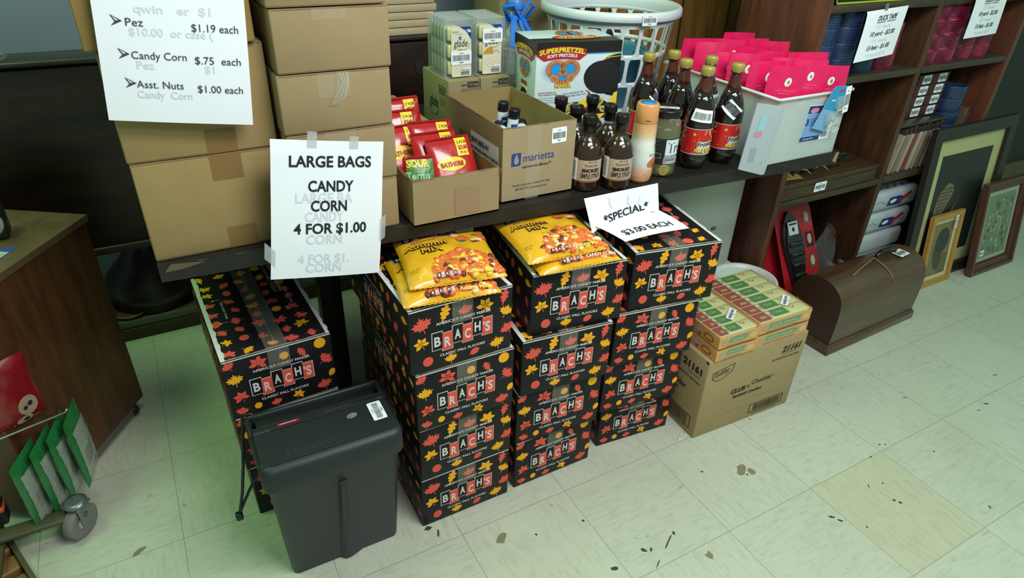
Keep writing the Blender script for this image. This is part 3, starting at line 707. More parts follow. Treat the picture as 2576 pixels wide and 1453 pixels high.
# ---------------------------------------------------------------- tall open box of lotion
MAR = lambda: M('cardboard_marietta', (158, 141, 106), .85, var=.05, scale=14, bump=.06)
t = thing('open_box', 'tall open cardboard box with a blue drop logo, holding lotion bottles', 'box', (-.603, .694, Z))
open_box(t, -.096, -.154, .096, .156, 0, .174, MAR(), CARDIN())
BLUE = lambda: M('print_blue', (36, 62, 140), .6)
def f(mb):
    F = frame((-.096, -.154, 0), (1, 0, 0), (0, 0, 1))
    # drop logo
    P = [(.0, .0), (.016, .0)]+[(.020+.004*sin(a), .004-.004*cos(a)) for a in (.4, .8, 1.2, 1.5)]+[(.0245, .03), (.008, .03)]+[(.004-.004*sin(a), .026+.004*cos(a)) for a in (.4, .8, 1.2, 1.5)]
    mb.poly(lambda u, v, e=0: F(u+.023, v+.086, e), P, BLUE(), .0008)
    D_ = [(.0122, .0285)]+[(.0122+.0062*sin(a)*min(1, .35+a/3), .0115-.0075*cos(a)) for a in [pi-k*2*pi/16 for k in range(17)]]
    drop = [(.0122, .029), (.0150, .0225), (.0180, .0155), (.0186, .010), (.0165, .0055), (.0122, .0038), (.0080, .0055), (.0059, .010), (.0064, .0155), (.0094, .0225)]
    mb.poly(lambda u, v, e=0: F(u+.023, v+.086, e), drop, MAR(), .0014)
    mb.text(F, 'marietta', .054, .093, .0265, BLUE(), w=.082, e=.0008)
    mb.text(F, 'experience the difference\u2122', .052, .078, .0095, M('print_navy', (40, 46, 84), .6), w=.076, e=.0008, bold=.01)
    mb.text(F, 'Marietta Corporation, Cortland, NY 13045', .028, .036, .0078, M('print_navy'), w=.100, e=.0008, res=2)
    mb.text(F, '800-950-7772 | mariettacorp.com', .036, .026, .0078, M('print_navy'), w=.084, e=.0008, res=2)
    mb.rect(F, .062, .0, .098, .172, TAPE(), .0006)
    G = frame((-.096, .156, 0), (0, -1, 0), (0, 0, 1))
    mb.text(G, 'marietta', .085, .100, .030, M('print_faded', (96, 78, 62), .7), w=.075, e=.0008)
    mb.rect(G, .150, .068, .294, .128, M('label_faint', (240, 242, 250), .5), .0008)
    for k in range(9): mb.rect(G, .154+k*.0155, .069, .1546+k*.0155, .127, M('label_line', (170, 176, 190), .5), .0011)
    mb.text(G, 'BWU003-01', .158, .104, .017, INK(), w=.085, bold=.03, e=.0015)
    mb.text(G, 'BW UPGRADE LOTION 17 130/CASE', .154, .080, .020, INK(), w=.136, bold=.03, e=.0015)
part('printed_panels', t, f, 'blue logo and white shipping label')
sticker(t, frame((-.096, -.154, 0), (1, 0, 0), (0, 0, 1)), .146, .144, .040, .036, .02)
# small lotion bottles
def lotion(loc, rot, label):
    t = thing('lotion_bottle', label, 'lotion bottle', loc, group='small lotion bottles in the tall open box', rot=rot)
    part('bottle', t, lambda mb: mb.lathe([(.0125, 0), (.0145, .002), (.0145, .058), (.013, .062)], M('bottle_white', (208, 222, 218), .35), seg=20, sy=.75))
    def c(mb): mb.lathe([(.0145, .0605), (.015, .063), (.015, .080), (.0135, .083)], M('cap_black', (22, 22, 28), .25), seg=20, sy=.8)
    part('cap', t, c, 'black cap')
    def l(mb):
        F = lambda u, v, e=0: Vector((.0146*sin(u/.0146)*(1+e*60), -.011*cos(u/.0146)*(1+e*60), v))
        mb.rect(F, -.010, .022, .010, .048, M('lotion_blue', (30, 50, 150), .4), .0006, 6); mb.rect(F, -.007, .036, .007, .039, WHITE(), .0012, 4)
    part('front_label', t, l, 'blue label')
LOT = [((-.602, .735, .858), (.10, .05, .3), 'small white lotion bottle standing rearmost with black cap in the tall box'),
       ((-.593, .700, .850), (.14, .08, .1), 'small white lotion bottle standing upright with a blue label in the tall box'),
       ((-.628, .640, .868), (1.3, .0, 3.0), 'small lotion bottle lying near the front wall of the tall box, leftmost cap'),
       ((-.590, .640, .868), (1.30, .0, 2.7), 'small lotion bottle lying with its cap towards the front wall'),
       ((-.555, .700, .868), (1.25, .0, .5), 'small lotion bottle lying at the right side of the tall box'),
       ((-.660, .730, .868), (1.3, .0, .1), 'small lotion bottle lying along the left wall of the tall box'),
       ((-.640, .760, .868), (1.3, .0, 1.2), 'small lotion bottle lying crosswise under the standing ones')]
for a in LOT: lotion(*a)
mb = MB(); rn = random.Random(4)
for i in range(5):
    for j in range(8): mb.rbox((-.69+i*.035, .55+j*.036, .772), (-.66+i*.035, .582+j*.036, .845), M('bottle_white'), .008)
tag(mb.build('lotion_fill'), 'layers of small white lotion bottles packed below the visible ones', 'lotion bottles', kind='stuff')

# ---------------------------------------------------------------- air freshener cartons and packs
ZG = .940
def fresh_carton(x0, x1, label):
    t = thing('product_carton', label, 'box', ((x0+x1)/2, 1.045, Z), group='cartons under the air freshener packs')
    w = x1-x0; m = M('cardboard_grey', (140, 130, 94), .85, var=.05, scale=14)
    part('carton_body', t, lambda mb: mb.rbox((-w/2, -.09, 0), (w/2, .09, ZG-Z), m, .0025))
    def pr(mb):
        F = frame((-w/2, -.09, 0), (1, 0, 0), (0, 0, 1)); H = ZG-Z
        mb.rect(F, w*.60, H-.022, w*.96, H-.007, INK(), .0004); mb.text(F, '75768', w*.78, H-.019, .012, m, 'C', w=w*.31, bold=.03)
        mb.text(F, '46500', w*.40, H-.017, .007, INK(), w=w*.17, bold=.02, res=2)
        mb.rect(F, w*.40, H-.036, w*.96, H-.025, INK(), .0004); mb.rect(F, w*.41, H-.035, w*.95, H-.026, m, .0006); mb.text(F, 'SC JW 66931', w*.43, H-.034, .008, INK(), w=w*.48, e=.001, res=2)
        G = frame((-w/2, .09, 0), (0, -1, 0), (0, 0, 1))
        mb.text(G, 'glade', .05, .085, .045, INK(), w=.058, shear=.15); mb.tube([tuple(G(.075+.035*cos(a), .082+.022*sin(a), .0006)) for a in [k*.3-2.6 for k in range(12)]], .0006, INK(), 4)
        mb.rect(G, .115, .128, .160, .152, INK(), .0004); mb.rect(G, .118, .130, .157, .150, m, .0006)
        for k in range(3): mb.rect(G, .12, .133+k*.005, .155, .135+k*.005, INK(), .0008)
        for k in range(3): mb.rect(G, .118, .100+k*.008, .162, .1035+k*.008, M('faded_print', (110, 100, 74), .8), .0006)
        mb.poly(G, [(.15, 0), (.17, 0), (.17, .05)], INK(), .0004)
    part('printing', t, pr, 'black stencilled printing'); return t
fresh_carton(-.642, -.548, 'left one of two small printed cartons below the air freshener packs')
fresh_carton(-.545, -.455, 'right one of two small printed cartons below the air freshener packs')
WAX = lambda: M('wax_cream', (214, 212, 130), .35)
def blister(x, y, label, front=False, loc_sticker=None):
    t = thing('air_freshener_pack', label, 'air freshener', (x, y, ZG), group='clear wax melt packs standing on two small cartons')
    W, H = .086, .150
    def shell(mb):
        mb.rbox((-W/2, -.002, .0), (W/2, .0, H), CLEAR(), .0008)
        for k in range(3): mb.rbox((-W/2+.006, -.017, .008+k*.043), (W/2-.010, -.002, .047+k*.043), CLEAR(), .006)
        for a in ((-W/2, -W/2+.004), (W/2-.004, W/2)): mb.rbox((a[0], -.013, .0), (a[1], -.001, H), CLEAR(), .001)
        for z in (0, H-.004): mb.rbox((-W/2, -.012, z), (W/2, -.001, z+.004), CLEAR(), .001)
    part('clear_shell', t, shell, 'clear plastic shell')
    for k in range(3):
        part('wax_melt', t, lambda mb: mb.rbox((-W/2+.008, -.015, .010+k*.043), (W/2-.012, -.003, .044+k*.043), WAX(), .005), 'cream wax block')
    def card(mb):
        F = frame((-W/2+.016, -.0178, .004), (1, 0, 0), (0, 0, 1)); w, h = .058, .128
        mb.prism(F, rr(0, 0, w, h, .004), -.0005, .0, M('card_cream', (222, 218, 190), .5))
        mb.poly(F, [(w*.42, h), (w-.004, h), (w, h-.004), (w, h-.034), (w*.92, h-.026), (w*.75, h-.012)], M('card_navy', (24, 60, 130), .4), .0004)
        mb.text(F, '96', w*.80, h-.015, .011, WHITE(), bold=.04, e=.0008, w=.0105); mb.text(F, 'UP TO', w*.66, h-.011, .004, WHITE(), e=.0008, res=1)
        if front:
            mb.text(F, 'Johnson', .004, h-.014, .0055, INK(), e=.0008, w=.018, res=2); mb.text(F, 'A Family Company', .010, h-.019, .003, INK(), e=.0008, res=1)
            mb.text(F, 'glade', .007, h-.050, .026, INK(), w=.040, shear=.15, e=.0008)
            mb.poly(F, [(.022, h-.032), (.030, h-.034), (.029, h-.026), (.026, h-.022), (.021, h-.026)], M('glade_blue', (50, 140, 200), .4), .0008)
            mb.tube([tuple(F(.034+.017*cos(a), h-.047+.012*sin(a), .0004)) for a in [k*.32-2.4 for k in range(10)]], .0004, INK(), 4)
            mb.poly(F, [(.002, h-.075), (.006, h-.066), (.018, h-.058), (.032, h-.057), (.032, h-.075)], M('glade_amber', (206, 150, 50), .4), .0006)
            mb.poly(F, [(.03, h-.122), (w-.002, h-.122), (w-.002, h-.104), (.034, h-.106)], WHITE(), .0006)
            for k in range(5): mb.rect(F, .030, h-.110-k*.0022, w-.005, h-.109-k*.0022, GREY(), .001)
            for k in range(9): mb.rect(F, .028+k*.0028, .004, .0294+k*.0028, .013, INK(), .001)
            for k in range(4): mb.tube([tuple(F(.006+k*.006+.02*u*u, .045-.03*u+.01*k*u, .0004)) for u in [i/6 for i in range(7)]], .0005, M('petal', (238, 236, 214), .4), 4)
            mb.tube([tuple(F(.030+.022*u, .052+.010*sin(3*u), .0004)) for u in [i/6 for i in range(7)]], .0006, M('twig', (110, 90, 60), .6), 4)
    part('printed_card', t, card, 'cream card with a navy corner')
    if loc_sticker:
        u, v = loc_sticker; sticker(t, frame((-W/2+.016, -.0186, .004), (1, 0, 0), (0, 0, 1)), u, v, .060, .036)
ORD = ['frontmost', 'second', 'third', 'fourth', 'fifth', 'sixth']
for k in range(6):
    blister(-.596+k*.0006, .992+k*.0225, 'clear air freshener pack, '+('frontmost' if k == 0 else ORD[k]+' from the front')+' in the left row', k == 0, (.028, .050) if k == 0 else None)
for k in range(6):
    blister(-.503+k*.0006, .994+k*.0225, 'clear air freshener pack, '+('frontmost' if k == 0 else ORD[k]+' from the front')+' in the right row', k == 0, (.030, .100) if k == 0 else None)
for k in range(3):
    def f(mb):
        mb.rbox((-.004, -.016, 0), (.012, .016, .062), CLEAR(), .002); mb.rbox((-.004, -.016, .062), (.010, .014, .066), CLEAR(), .001)
    mb = MB(); f(mb); tag(mb.build('empty_shell', loc=(-.452+k*.006, .972+k*.004+.0, ZG+.0)), 'empty clear plastic shell beside the right air freshener row, '+('leftmost', 'middle', 'rightmost')[k], 'packaging', 'empty clear shells on the small cartons')

# ---------------------------------------------------------------- ribbed water bottle with a blue ribbon
t = thing('water_bottle', 'large clear ribbed plastic water bottle with blue ribbon on its neck', 'water bottle', (-.352, 1.12, Z))
def f(mb):
    prof = [(.060, 0), (.072, .006)]
    for k in range(11): prof += [(.074, .012+k*.018), (.0765, .017+k*.018), (.074, .022+k*.018), (.0715, .026+k*.018)]
    prof += [(.074, .214), (.073, .228), (.064, .248), (.045, .266), (.028, .280), (.022, .292), (.022, .330)]
    mb.lathe(prof, M('jug_plastic', (165, 185, 180), .06, alpha=.32, coat=1), seg=40)
part('bottle', t, f)
part('cap', t, lambda mb: mb.lathe([(.026, .318), (.027, .322), (.027, .345), (.024, .348)], M('jug_cap', (60, 120, 190), .4), seg=24))
RB = M('ribbon_blue', (20, 110, 214), .5)
def rib(mb, a0, L_, w0, w1, out):
    def fn(u, v):
        r = .024+out*v**.9+.004*sin(3*v); a = a0+.10*sin(2*v)
        w = w0+(w1-w0)*v; c = Vector((cos(a), sin(a), 0)); s_ = Vector((-sin(a), cos(a), 0))
        zz = .300-L_*v
        rr_ = max(r, .024+.056*min(1, max(0, (.300-zz)/.075)))
        return c*(rr_+.004)+s_*(u-.5)*w+Vector((0, 0, zz))
    mb.grid(fn, 3, 14, RB)
for a0, L_, w0, w1, o_ in ((-2.15, .145, .016, .026, .05), (-1.15, .125, .018, .028, .05), (-2.9, .09, .012, .018, .06), (-.55, .095, .012, .018, .06), (-1.6, .10, .010, .012, .05)):
    part('ribbon_tail', t, lambda mb: rib(mb, a0, L_, w0, w1, o_), 'flat blue ribbon end')
part('ribbon_knot', t, lambda mb: (mb.lathe([(.024, .285), (.029, .289), (.030, .300), (.024, .306)], RB, seg=20), mb.tube([(-.03, -.02, .295), (-.055, -.03, .33), (-.02, -.03, .335), (0, -.03, .297), (.03, -.03, .34), (.055, -.02, .325), (.03, -.015, .294)], .006, RB, 6)))
sticker(t, frame((.068, -.030, .10), (cos(-.5+pi/2), sin(-.5+pi/2), 0), (0, 0, 1)), .0, .085, .02, .028)

# ---------------------------------------------------------------- pretzel maker box
t = thing('appliance_box', 'white and black pretzel maker box behind the tall open carton', 'box', (-.455, .817, Z), radians(-9.5))
PW, PD, PH = .245, .165, .285
BW_ = lambda: M('print_white', (206, 222, 226), .35); PBK = lambda: M('print_black', (30, 28, 28), .35); PSK = lambda: M('print_sky', (40, 150, 220), .35)
PRD = lambda: M('print_red', (190, 34, 44), .35); PYL = lambda: M('print_yellow', (240, 212, 50), .35); PTN = lambda: M('pretzel_tan', (196, 128, 78), .5, var=.12, scale=120)
part('box_body', t, lambda mb: mb.rbox((0, 0, 0), (PW, PD, PH), BW_(), .002))
def pretzel(mb, F, cx, cy, s, e=.0012):
    G = lambda u, v, ee=0: F(cx+u*s, cy+v*s, ee)
    mb.poly(G, ell(-.40, .18, .34, .42, 20, .2), PSK(), e); mb.poly(G, ell(.40, .18, .34, .42, 20, -.2), PSK(), e); mb.poly(G, ell(0, -.42, .3, .25, 16), PSK(), e)
    def loop(P, w, ee):
        for i in range(len(P)-1):
            (a, b), (c, d) = P[i], P[i+1]; L_ = math.hypot(c-a, d-b) or 1; nx, ny = -(d-b)/L_*w, (c-a)/L_*w; k = .12
            mb.poly(G, [(a+nx-(c-a)*k, b+ny-(d-b)*k), (c+nx+(c-a)*k, d+ny+(d-b)*k), (c-nx+(c-a)*k, d-ny+(d-b)*k), (a-nx-(c-a)*k, b-ny-(d-b)*k)], PTN(), ee)
    for sg in (-1, 1):
        P = [(sg*(.0+.48*sin(a)*1.0+.36*(1 if 0 else 0)), .0) for a in (0,)]
        arc = [(sg*(.40+.44*cos(a)), .20+.50*sin(a)) for a in [pi-k*.22 for k in range(0, 19)]]
        loop(arc, .15, e+.0004)
        loop([arc[-1], (sg*.42, -.58), (sg*.2, -.74), (0, -.78)], .15, e+.0004)
        loop([arc[0], (sg*-.02, .05), (sg*-.18, -.20), (sg*-.36, -.42), (sg*-.52, -.60)] if 0 else [(sg*-.05, .25), (sg*.0, -.02), (sg*.22, -.26), (sg*.45, -.50), (sg*.62, -.58)], .13, e+.0008)
    rn = random.Random(9)
    for _ in range(46):
        a = rn.uniform(0, 6.28); q = rn.choice((-1, 1)); mb.poly(G, ell(q*(.40+.42*cos(a)), .20+.48*sin(a), .022, .016, 5), BW_(), e+.0016)
def logo_banner(mb, F, cx, cy, w):
    k = w/.12; G = lambda u, v, e=0: F(cx+u*k, cy+v*k-2.6*(u*u)*k, e)
    top_ = [(-.060+.12*i/14, .022) for i in range(15)]; bot_ = [(.046-.092*i/10, -.016) for i in range(11)]
    mb.poly(G, [(-.064, .006)]+[(-.062+.124*i/14, .024) for i in range(15)]+[(.064, .006)]+bot_, PRD(), .0012)
    mb.text(G, 'SUPERPRETZEL', 0, .006, .022, PBK(), 'C', w=.122, bold=.07, e=.0016); mb.text(G, 'SUPERPRETZEL', 0, .0065, .021, PYL(), 'C', w=.118, bold=.045, e=.0022)
    mb.text(G, 'SOFT PRETZELS', 0, -.008, .0135, BW_(), 'C', w=.078, bold=.05, e=.0022)
def f(mb):
    F_ = frame((0, 0, 0), (1, 0, 0), (0, 0, 1)); F = lambda u, v, e=0: F_(u, PH-(PH-v)*.72, e)
    mb.rect(F, 0, PH-.040, PW, PH, PBK(), .0004); mb.rect(F, 0, PH-.044, PW, PH-.040, PSK(), .0006)
    for k in range(5): mb.poly(F, ell(.072, PH-.10, .058-.006*k, .045-.005*k, 24), M('halo%d' % k, (196-26*k, 218-14*k, 228-2*k), .4), .0006+.0001*k)
    pretzel(mb, F, .077, PH-.102, .050); logo_banner(mb, F, .072, PH-.040, .132)
    mb.text(F, 'MAKER', .080, PH-.160, .020, M('print_rust', (170, 80, 24), .4), 'C', w=.048, bold=.07, e=.001); mb.text(F, 'MAKER', .080, PH-.1595, .019, PYL(), 'C', w=.045, bold=.02, e=.0016)
    RT = M('print_brownred', (140, 50, 50), .5)
    mb.text(F, 'Includes Recipes for', .010, PH-.178, .007, RT, w=.052, bold=.02, res=2); mb.text(F, 'These Delicious Treats', .010, PH-.186, .007, RT, w=.056, bold=.02, res=2)
    for k, s_ in enumerate(('Savory Cheddar Soft Pretzels', 'Mini Craft Pretzels', 'Soft Pretzel Dogs')): mb.text(F, s_, .012, PH-.198-k*.008, .006, M('print_teal', (60, 120, 140), .5), w=.05, res=2)
    mb.text(F, 'INCLUDES BUILT-IN', .084, PH-.188, .008, PBK(), w=.058, ang=.12, res=2); mb.text(F, 'CHEESE MELTING POD', .084, PH-.198, .008, PBK(), w=.066, ang=.12, res=2)
    mb.tube([tuple(F(.148+.012*sin(a), PH-.176-.012*(1-cos(a)), .0004)) for a in [k*.2 for k in range(7)]], .0012, PRD(), 4); mb.poly(F, [(.154, PH-.184), (.164, PH-.184), (.160, PH-.194)], PRD(), .001)
    # black round appliance with yellow handle
    mb.poly(F, [(.245, PH-.048)]+[(.245-.078*abs(sin(t)), PH-.040-.085+.078*cos(t)*-1) for t in [pi-k*pi/16 for k in range(17)]]+[(.245, PH-.21)], PBK(), .0008)
    for c in ((.208, .012),): mb.tube([tuple(F(.196, PH-.068, .0006)), tuple(F(.205, PH-.052, .0006)), tuple(F(.222, PH-.046, .0006)), tuple(F(.244, PH-.044, .0006))], .0016, PYL(), 4); mb.tube([tuple(F(.202, PH-.066, .0006)), tuple(F(.212, PH-.058, .0006)), tuple(F(.244, PH-.055, .0006))], .0012, PYL(), 4)
    mb.poly(F, ell(.195, PH-.13, .055, .062, 24, .3), M('print_char', (38, 36, 40), .3), .0010)
    mb.poly(F, [(.215, 0), (.245, 0), (.245, PH-.185), (.235, PH-.19), (.222, PH-.225)], PYL(), .0012)
    # snack plate at the bottom
    mb.poly(F, [(.07, .0), (.215, .0), (.222, .055), (.20, .072), (.08, .066)], PBK(), .001)
    mb.poly(F, ell(.15, .062, .022, .016, 18), PYL(), .0014); mb.poly(F, ell(.15, .048, .023, .012, 18), PRD(), .0013)
    for u, v in ((.105, .055), (.118, .04), (.188, .050), (.195, .066), (.10, .035), (.178, .035), (.205, .035)): mb.poly(F, ell(u, v, .014, .010, 14, u*40), M('dough', (196, 184, 96), .6), .0017); mb.poly(F, ell(u, v, .006, .004, 8, u*40), M('dough_hole', (120, 100, 50), .6), .0021)
    mb.poly(F, [(.07, 0), (.2, 0), (.215, .018), (.09, .014)], PYL(), .0022)
    # left side, a narrower copy of the same artwork
    G_ = frame((0, PD, 0), (0, -1, 0), (0, 0, 1)); G = lambda u, v, e=0: G_(u, PH-(PH-v)*.72, e)
    mb.rect(G, 0, PH-.040, PD, PH, PBK(), .0004); mb.rect(G, 0, PH-.044, PD, PH-.040, PSK(), .0006)
    mb.poly(G, ell(.085, PH-.10, .05, .04, 20), M('halo1'), .0006); pretzel(mb, G, .085, PH-.105, .038); logo_banner(mb, G, .085, PH-.048, .13)
    mb.text(G, 'MAKER', .085, PH-.168, .020, M('print_rust'), 'C', w=.048, bold=.06); mb.poly(G, ell(.085, .055, .032, .05, 24), PBK(), .0008)
    mb.tube([tuple(G(.06+.05*k/6, .10+.006*sin(pi*k/6), .0006)) for k in range(7)], .0014, PYL(), 4)
    Tn = frame((0, 0, PH), (1, 0, 0), (0, 1, 0)); B2 = lambda u, v, e=0: Tn(PW-u, PD-v, e)
    mb.rect(Tn, 0, 0, PW, .055, PBK(), .0004)
    for k in range(22): mb.rect(Tn, .006+k*.0045, .004, .0075+k*.0045, .030, M('stripe_brown', (92, 76, 66), .5), .0007)
    pretzel(mb, B2, PW-.135, PD-.115, .040); logo_banner(mb, B2, PW-.135, PD-.055, .13)
part('printed_faces', t, f, 'yellow and red lettering, pretzel picture and black appliance')

# ---------------------------------------------------------------- laundry basket
BX, BYY = .000, 1.125
t = thing('laundry_basket', 'round white plastic laundry basket with oval holes, teal tub inside', 'laundry basket', (BX, BYY, Z))
BWT = lambda: M('basket_white', (214, 224, 226), .35, coat=.2)
R0, R1, BH = .150, .208, .322
def br(z): return R0+(R1-R0)*(z/BH)**.8
def f(mb):
    # wall as a lattice: horizontal bands and slanting ribs
    def band(z0, z1, th=.003):
        mb.lathe([(br(z0), z0), (br(z1), z1), (br(z1)-th, z1), (br(z0)-th, z0), (br(z0), z0)], BWT(), seg=72, cap=False)
    band(0, .022); band(.100, .114); band(.186, .200); band(.276, .290)
    n = 22
    rows = ((.015, .108), (.108, .193), (.193, .283))
    for ri, (z0, z1) in enumerate(rows):
        for k in range(n):
            a = 2*pi*(k+.5*(ri % 2))/n
            def rb(u, v):
                z = z0+(z1-z0)*v; w = .0055+.010*(abs(2*v-1))**5
                q = a+(u-.5)*2*w/br(z); return Vector((br(z)*cos(q), br(z)*sin(q), z))
            mb.grid(rb, 3, 12, BWT())
            mb.grid(lambda u, v: rb(u, v)*1-Vector((.003*cos(a), .003*sin(a), 0)), 3, 12, BWT(), flip=True)
    mb.lathe([(R0-.003, 0), (R0, .004), (.02, .006), (.001, .006)], BWT(), seg=48)
part('basket_wall', t, f)
def f(mb):
    mb.lathe([(br(.286)-.003, .286), (br(.286)+.001, .286), (R1-.002, .302), (R1+.008, .304), (R1+.013, .296), (R1+.016, .298), (R1+.014, .318), (R1+.008, .323), (R1-.002, .322), (R1-.010, .306), (br(.286)-.003, .286)], BWT(), seg=72, cap=False)
part('rim', t, f)
def f(mb):
    a = -1.68; F = frame((R1+.015)*Vector((cos(a), sin(a), 0))+Vector((0, 0, .309)), (-sin(a), cos(a), 0), (.0, 0, 1))
    barcode(mb, F, 0, -.004, .050, .030, 0, .004)
part('price_label', t, f, 'white barcode price sticker')
nest(t, 'price_label', 'rim')
# teal bin inside the basket
t = thing('storage_tub', 'teal blue plastic tub standing inside the white laundry basket', 'tub', (BX+.02, BYY, Z+.009))
def f(mb): mb.lathe([(.085, 0), (.09, .004), (.112, .165), (.120, .168), (.121, .178), (.112, .180), (.106, .170), (.086, .008)], M('teal_plastic', (40, 106, 130), .35), seg=40)
part('tub_wall', t, f)
def f(mb):
    rn = random.Random(3)
    mb.grid(lambda u, v: Vector(((u-.5)*.19, (v-.5)*.17, .172+.03*sin(pi*u)*sin(pi*v)+.008*sin(11*u+5*v)+.006*sin(13*v))), 20, 20, M('teal_film', (60, 140, 165), .25))
part('crumpled_liner', t, f, 'crumpled teal plastic liner')
mb = MB(); mb.lathe([(.004, 0), (.028, .002), (.032, .008), (.032, .042), (.028, .046), (.02, .047)], M('near_black'), seg=24, ax='y'); mb.lathe([(.006, -.001), (.012, -.003), (.003, -.005)], M('chrome', (190, 194, 196), .15, 1), seg=16, ax='y')
tag(mb.build('speaker_knob', loc=(BX-.062, BYY-.075, Z+.232)), 'small round black gadget showing through the basket holes', 'gadget')

# ================================================================ BOTTLES AND JARS
def cyl(r, e0=0, prof=None, sy_=1):                  # label frame wrapped on a bottle; u is arc length, label centre faces -y
    def F(u, v, e=0):
        R = (prof(v) if prof else r)+e; a = u/r-pi/2
        return Vector((R*cos(a), R*sin(a)*sy_, v))
    return F
SYR = lambda: M('syrup_glass', (40, 18, 10), .06, coat=1, var=.1, scale=20); NECK = lambda: M('neck_glass', (70, 48, 34), .04, alpha=.45, coat=1)
def syrup(x, y, rz, label, stick=False):
    t = thing('syrup_bottle', label, 'syrup bottle', (x, y, Z), radians(rz), 'smoked syrup bottles')
    part('bottle_body', t, lambda mb: mb.lathe([(.030, 0), (.0345, .003), (.0355, .012), (.0355, .086), (.034, .098), (.029, .110), (.022, .119), (.016, .126)], SYR(), seg=36))
    part('bottle_neck', t, lambda mb: mb.lathe([(.0362, .086), (.0348, .098), (.0298, .111), (.0228, .1205), (.0150, .128), (.0128, .135), (.0125, .160)], NECK(), seg=32, cap=False), 'clear glass neck')
    part('stopper', t, lambda mb: mb.lathe([(.0135, .140), (.0138, .142), (.0138, .160), (.0165, .161), (.0168, .163), (.0168, .177), (.0155, .179), (.002, .1795)], M('stopper_black', (20, 20, 22), .22), seg=28), 'black stopper and neck seal')
    def lb(mb):
        F = cyl(.0357); TAN = M('label_tan', (186, 160, 138), .6); DK = M('label_dark', (44, 34, 32), .6)
        mb.rect(F, -.042, .026, .042, .086, DK, .0003, 20); mb.rect(F, -.042, .029, .042, .080, TAN, .0006, 20); mb.rect(F, -.042, .0265, .042, .0275, TAN, .0006, 20)
        mb.text(F, 'TRAEGER', 0, .064, .0085, DK, 'C', w=.034, e=.0009, res=2)
        mb.poly(F, [(-.010, .074), (-.004, .0775), (0, .075), (.004, .077), (.007, .0745)], DK, .0009); mb.poly(F, [(.008, .074), (.0105, .079), (.0125, .074)], DK, .0009)
        mb.text(F, 'SMOKED', 0, .051, .0115, DK, 'C', w=.045, bold=.06, e=.0009); mb.text(F, 'SIMPLE SYRUP', 0, .036, .0165, DK, 'C', w=.050, bold=.03, e=.0009)
        mb.text(F, 'NET 12.7 FL OZ', 0, .0315, .003, DK, 'C', w=.02, e=.0009, res=1)
    part('front_label', t, lb, 'tan paper label')
    def bc(mb):
        F = cyl(.0357); mb.rect(F, -.052, .029, -.034, .083, WHITE(), .0010, 6)
        for k in range(14): mb.rect(F, -.049, .035+k*.003, -.0385, .0362+k*.003, GREY(), .0014, 3)
    if stick: part('price_label', t, bc, 'white barcode price sticker')
    return t
syrup(-.466, .545, -14, 'smoked syrup bottle in front at the left, touching the open carton', True)
syrup(-.391, .520, -18, 'smoked syrup bottle in front at the right, with tan label', True)
syrup(-.452, .622, -10, 'syrup bottle standing directly behind the front left one', True)
syrup(-.368, .598, -20, 'syrup bottle standing directly behind the front right one', True)
syrup(-.447, .700, -10, 'syrup bottle rearmost at the left, half hidden by the carton', True)
syrup(-.366, .678, -20, 'syrup bottle rearmost at the right, before the pretzel maker box', True)

# creamer bottle
t = thing('creamer_bottle', 'tall orange and white plastic bottle with blue disc on its lid', 'bottle', (-.312, .527, Z), radians(6))
cpr = [(.024, 0), (.0285, .004), (.031, .02), (.0325, .06), (.0315, .09), (.029, .11), (.0285, .13), (.0275, .150)]
def f(mb):
    def c(v, r): 
        for (a, ca), (b, cb) in zip(cols, cols[1:]):
            if a <= v <= b: k = (v-a)/(b-a); return tuple(ca[i]+(cb[i]-ca[i])*k for i in range(3))
    cols = [(0, (214, 140, 84)), (.035, (226, 190, 160)), (.05, (222, 224, 216)), (.105, (222, 226, 216)), (.125, (226, 186, 140)), (.16, (208, 140, 84))]
    n = 24; rr2 = []; mats = []
    for k in range(n+1):
        z = .150*k/n
        for (r0, z0), (r1, z1) in zip(cpr, cpr[1:]):
            if z0 <= z <= z1+1e-9: rr2.append((r0+(r1-r0)*(z-z0)/(z1-z0), z)); break
    for k in range(n): mats.append(M('sleeve_%02d' % k, c(.150*(k+.5)/n, 0), .28, coat=.3))
    mb.lathe(rr2, None, seg=36, mats=mats)
part('sleeve', t, f)
part('cap', t, lambda mb: mb.lathe([(.0275, .150), (.0285, .152), (.0272, .192), (.0245, .196)], M('cap_orange', (212, 146, 92), .25, coat=.4), seg=36), 'orange cap')
part('lid_disc', t, lambda mb: mb.lathe([(.0185, .1955), (.0190, .1968), (.001, .1970)], M('lid_blue', (30, 130, 200), .4), seg=28), 'blue lid disc')
def f(mb):
    F = cyl(.0325); DK = M('label_dark')
    mb.poly(F, [(.008, .098), (.010, .112), (.009, .122), (.012, .124), (.013, .112), (.0115, .098), (.011, .080)], DK, .0008); mb.poly(F, ell(.0108, .126, .0015, .002, 8), DK, .0008)
    mb.text(F, 'Skinny', -.006, .072, .010, GREY(), w=.022, e=.0014)
    mb.poly(F, ell(.006, .056, .016, .010, 18, .5), M('almond', (190, 110, 56), .5), .0016); mb.poly(F, ell(.014, .048, .010, .0065, 16, .2), M('almond_dark', (160, 80, 40), .5), .0022); mb.poly(F, ell(.018, .044, .005, .006, 12), M('berry', (130, 40, 60), .4), .0026)
    mb.text(F, 'Almond', .004, .034, .006, M('print_orange2', (200, 130, 80), .5), 'C', w=.02, e=.0014, res=2)
    for k in range(3): mb.rect(F, -.016+k*.002, .028-k*.004, .022, .0288-k*.004, M('print_orange2'), .0014, 6)
    mb.text(F, 'NET WT', -.01, .012, .004, DK, w=.02, e=.0014, res=1); mb.rect(cyl(.028), -.024, .158, -.012, .1595, DK, .0012, 4)
part('printing', t, f, 'almond picture and lettering')

nest(t, 'lid_disc', 'cap')
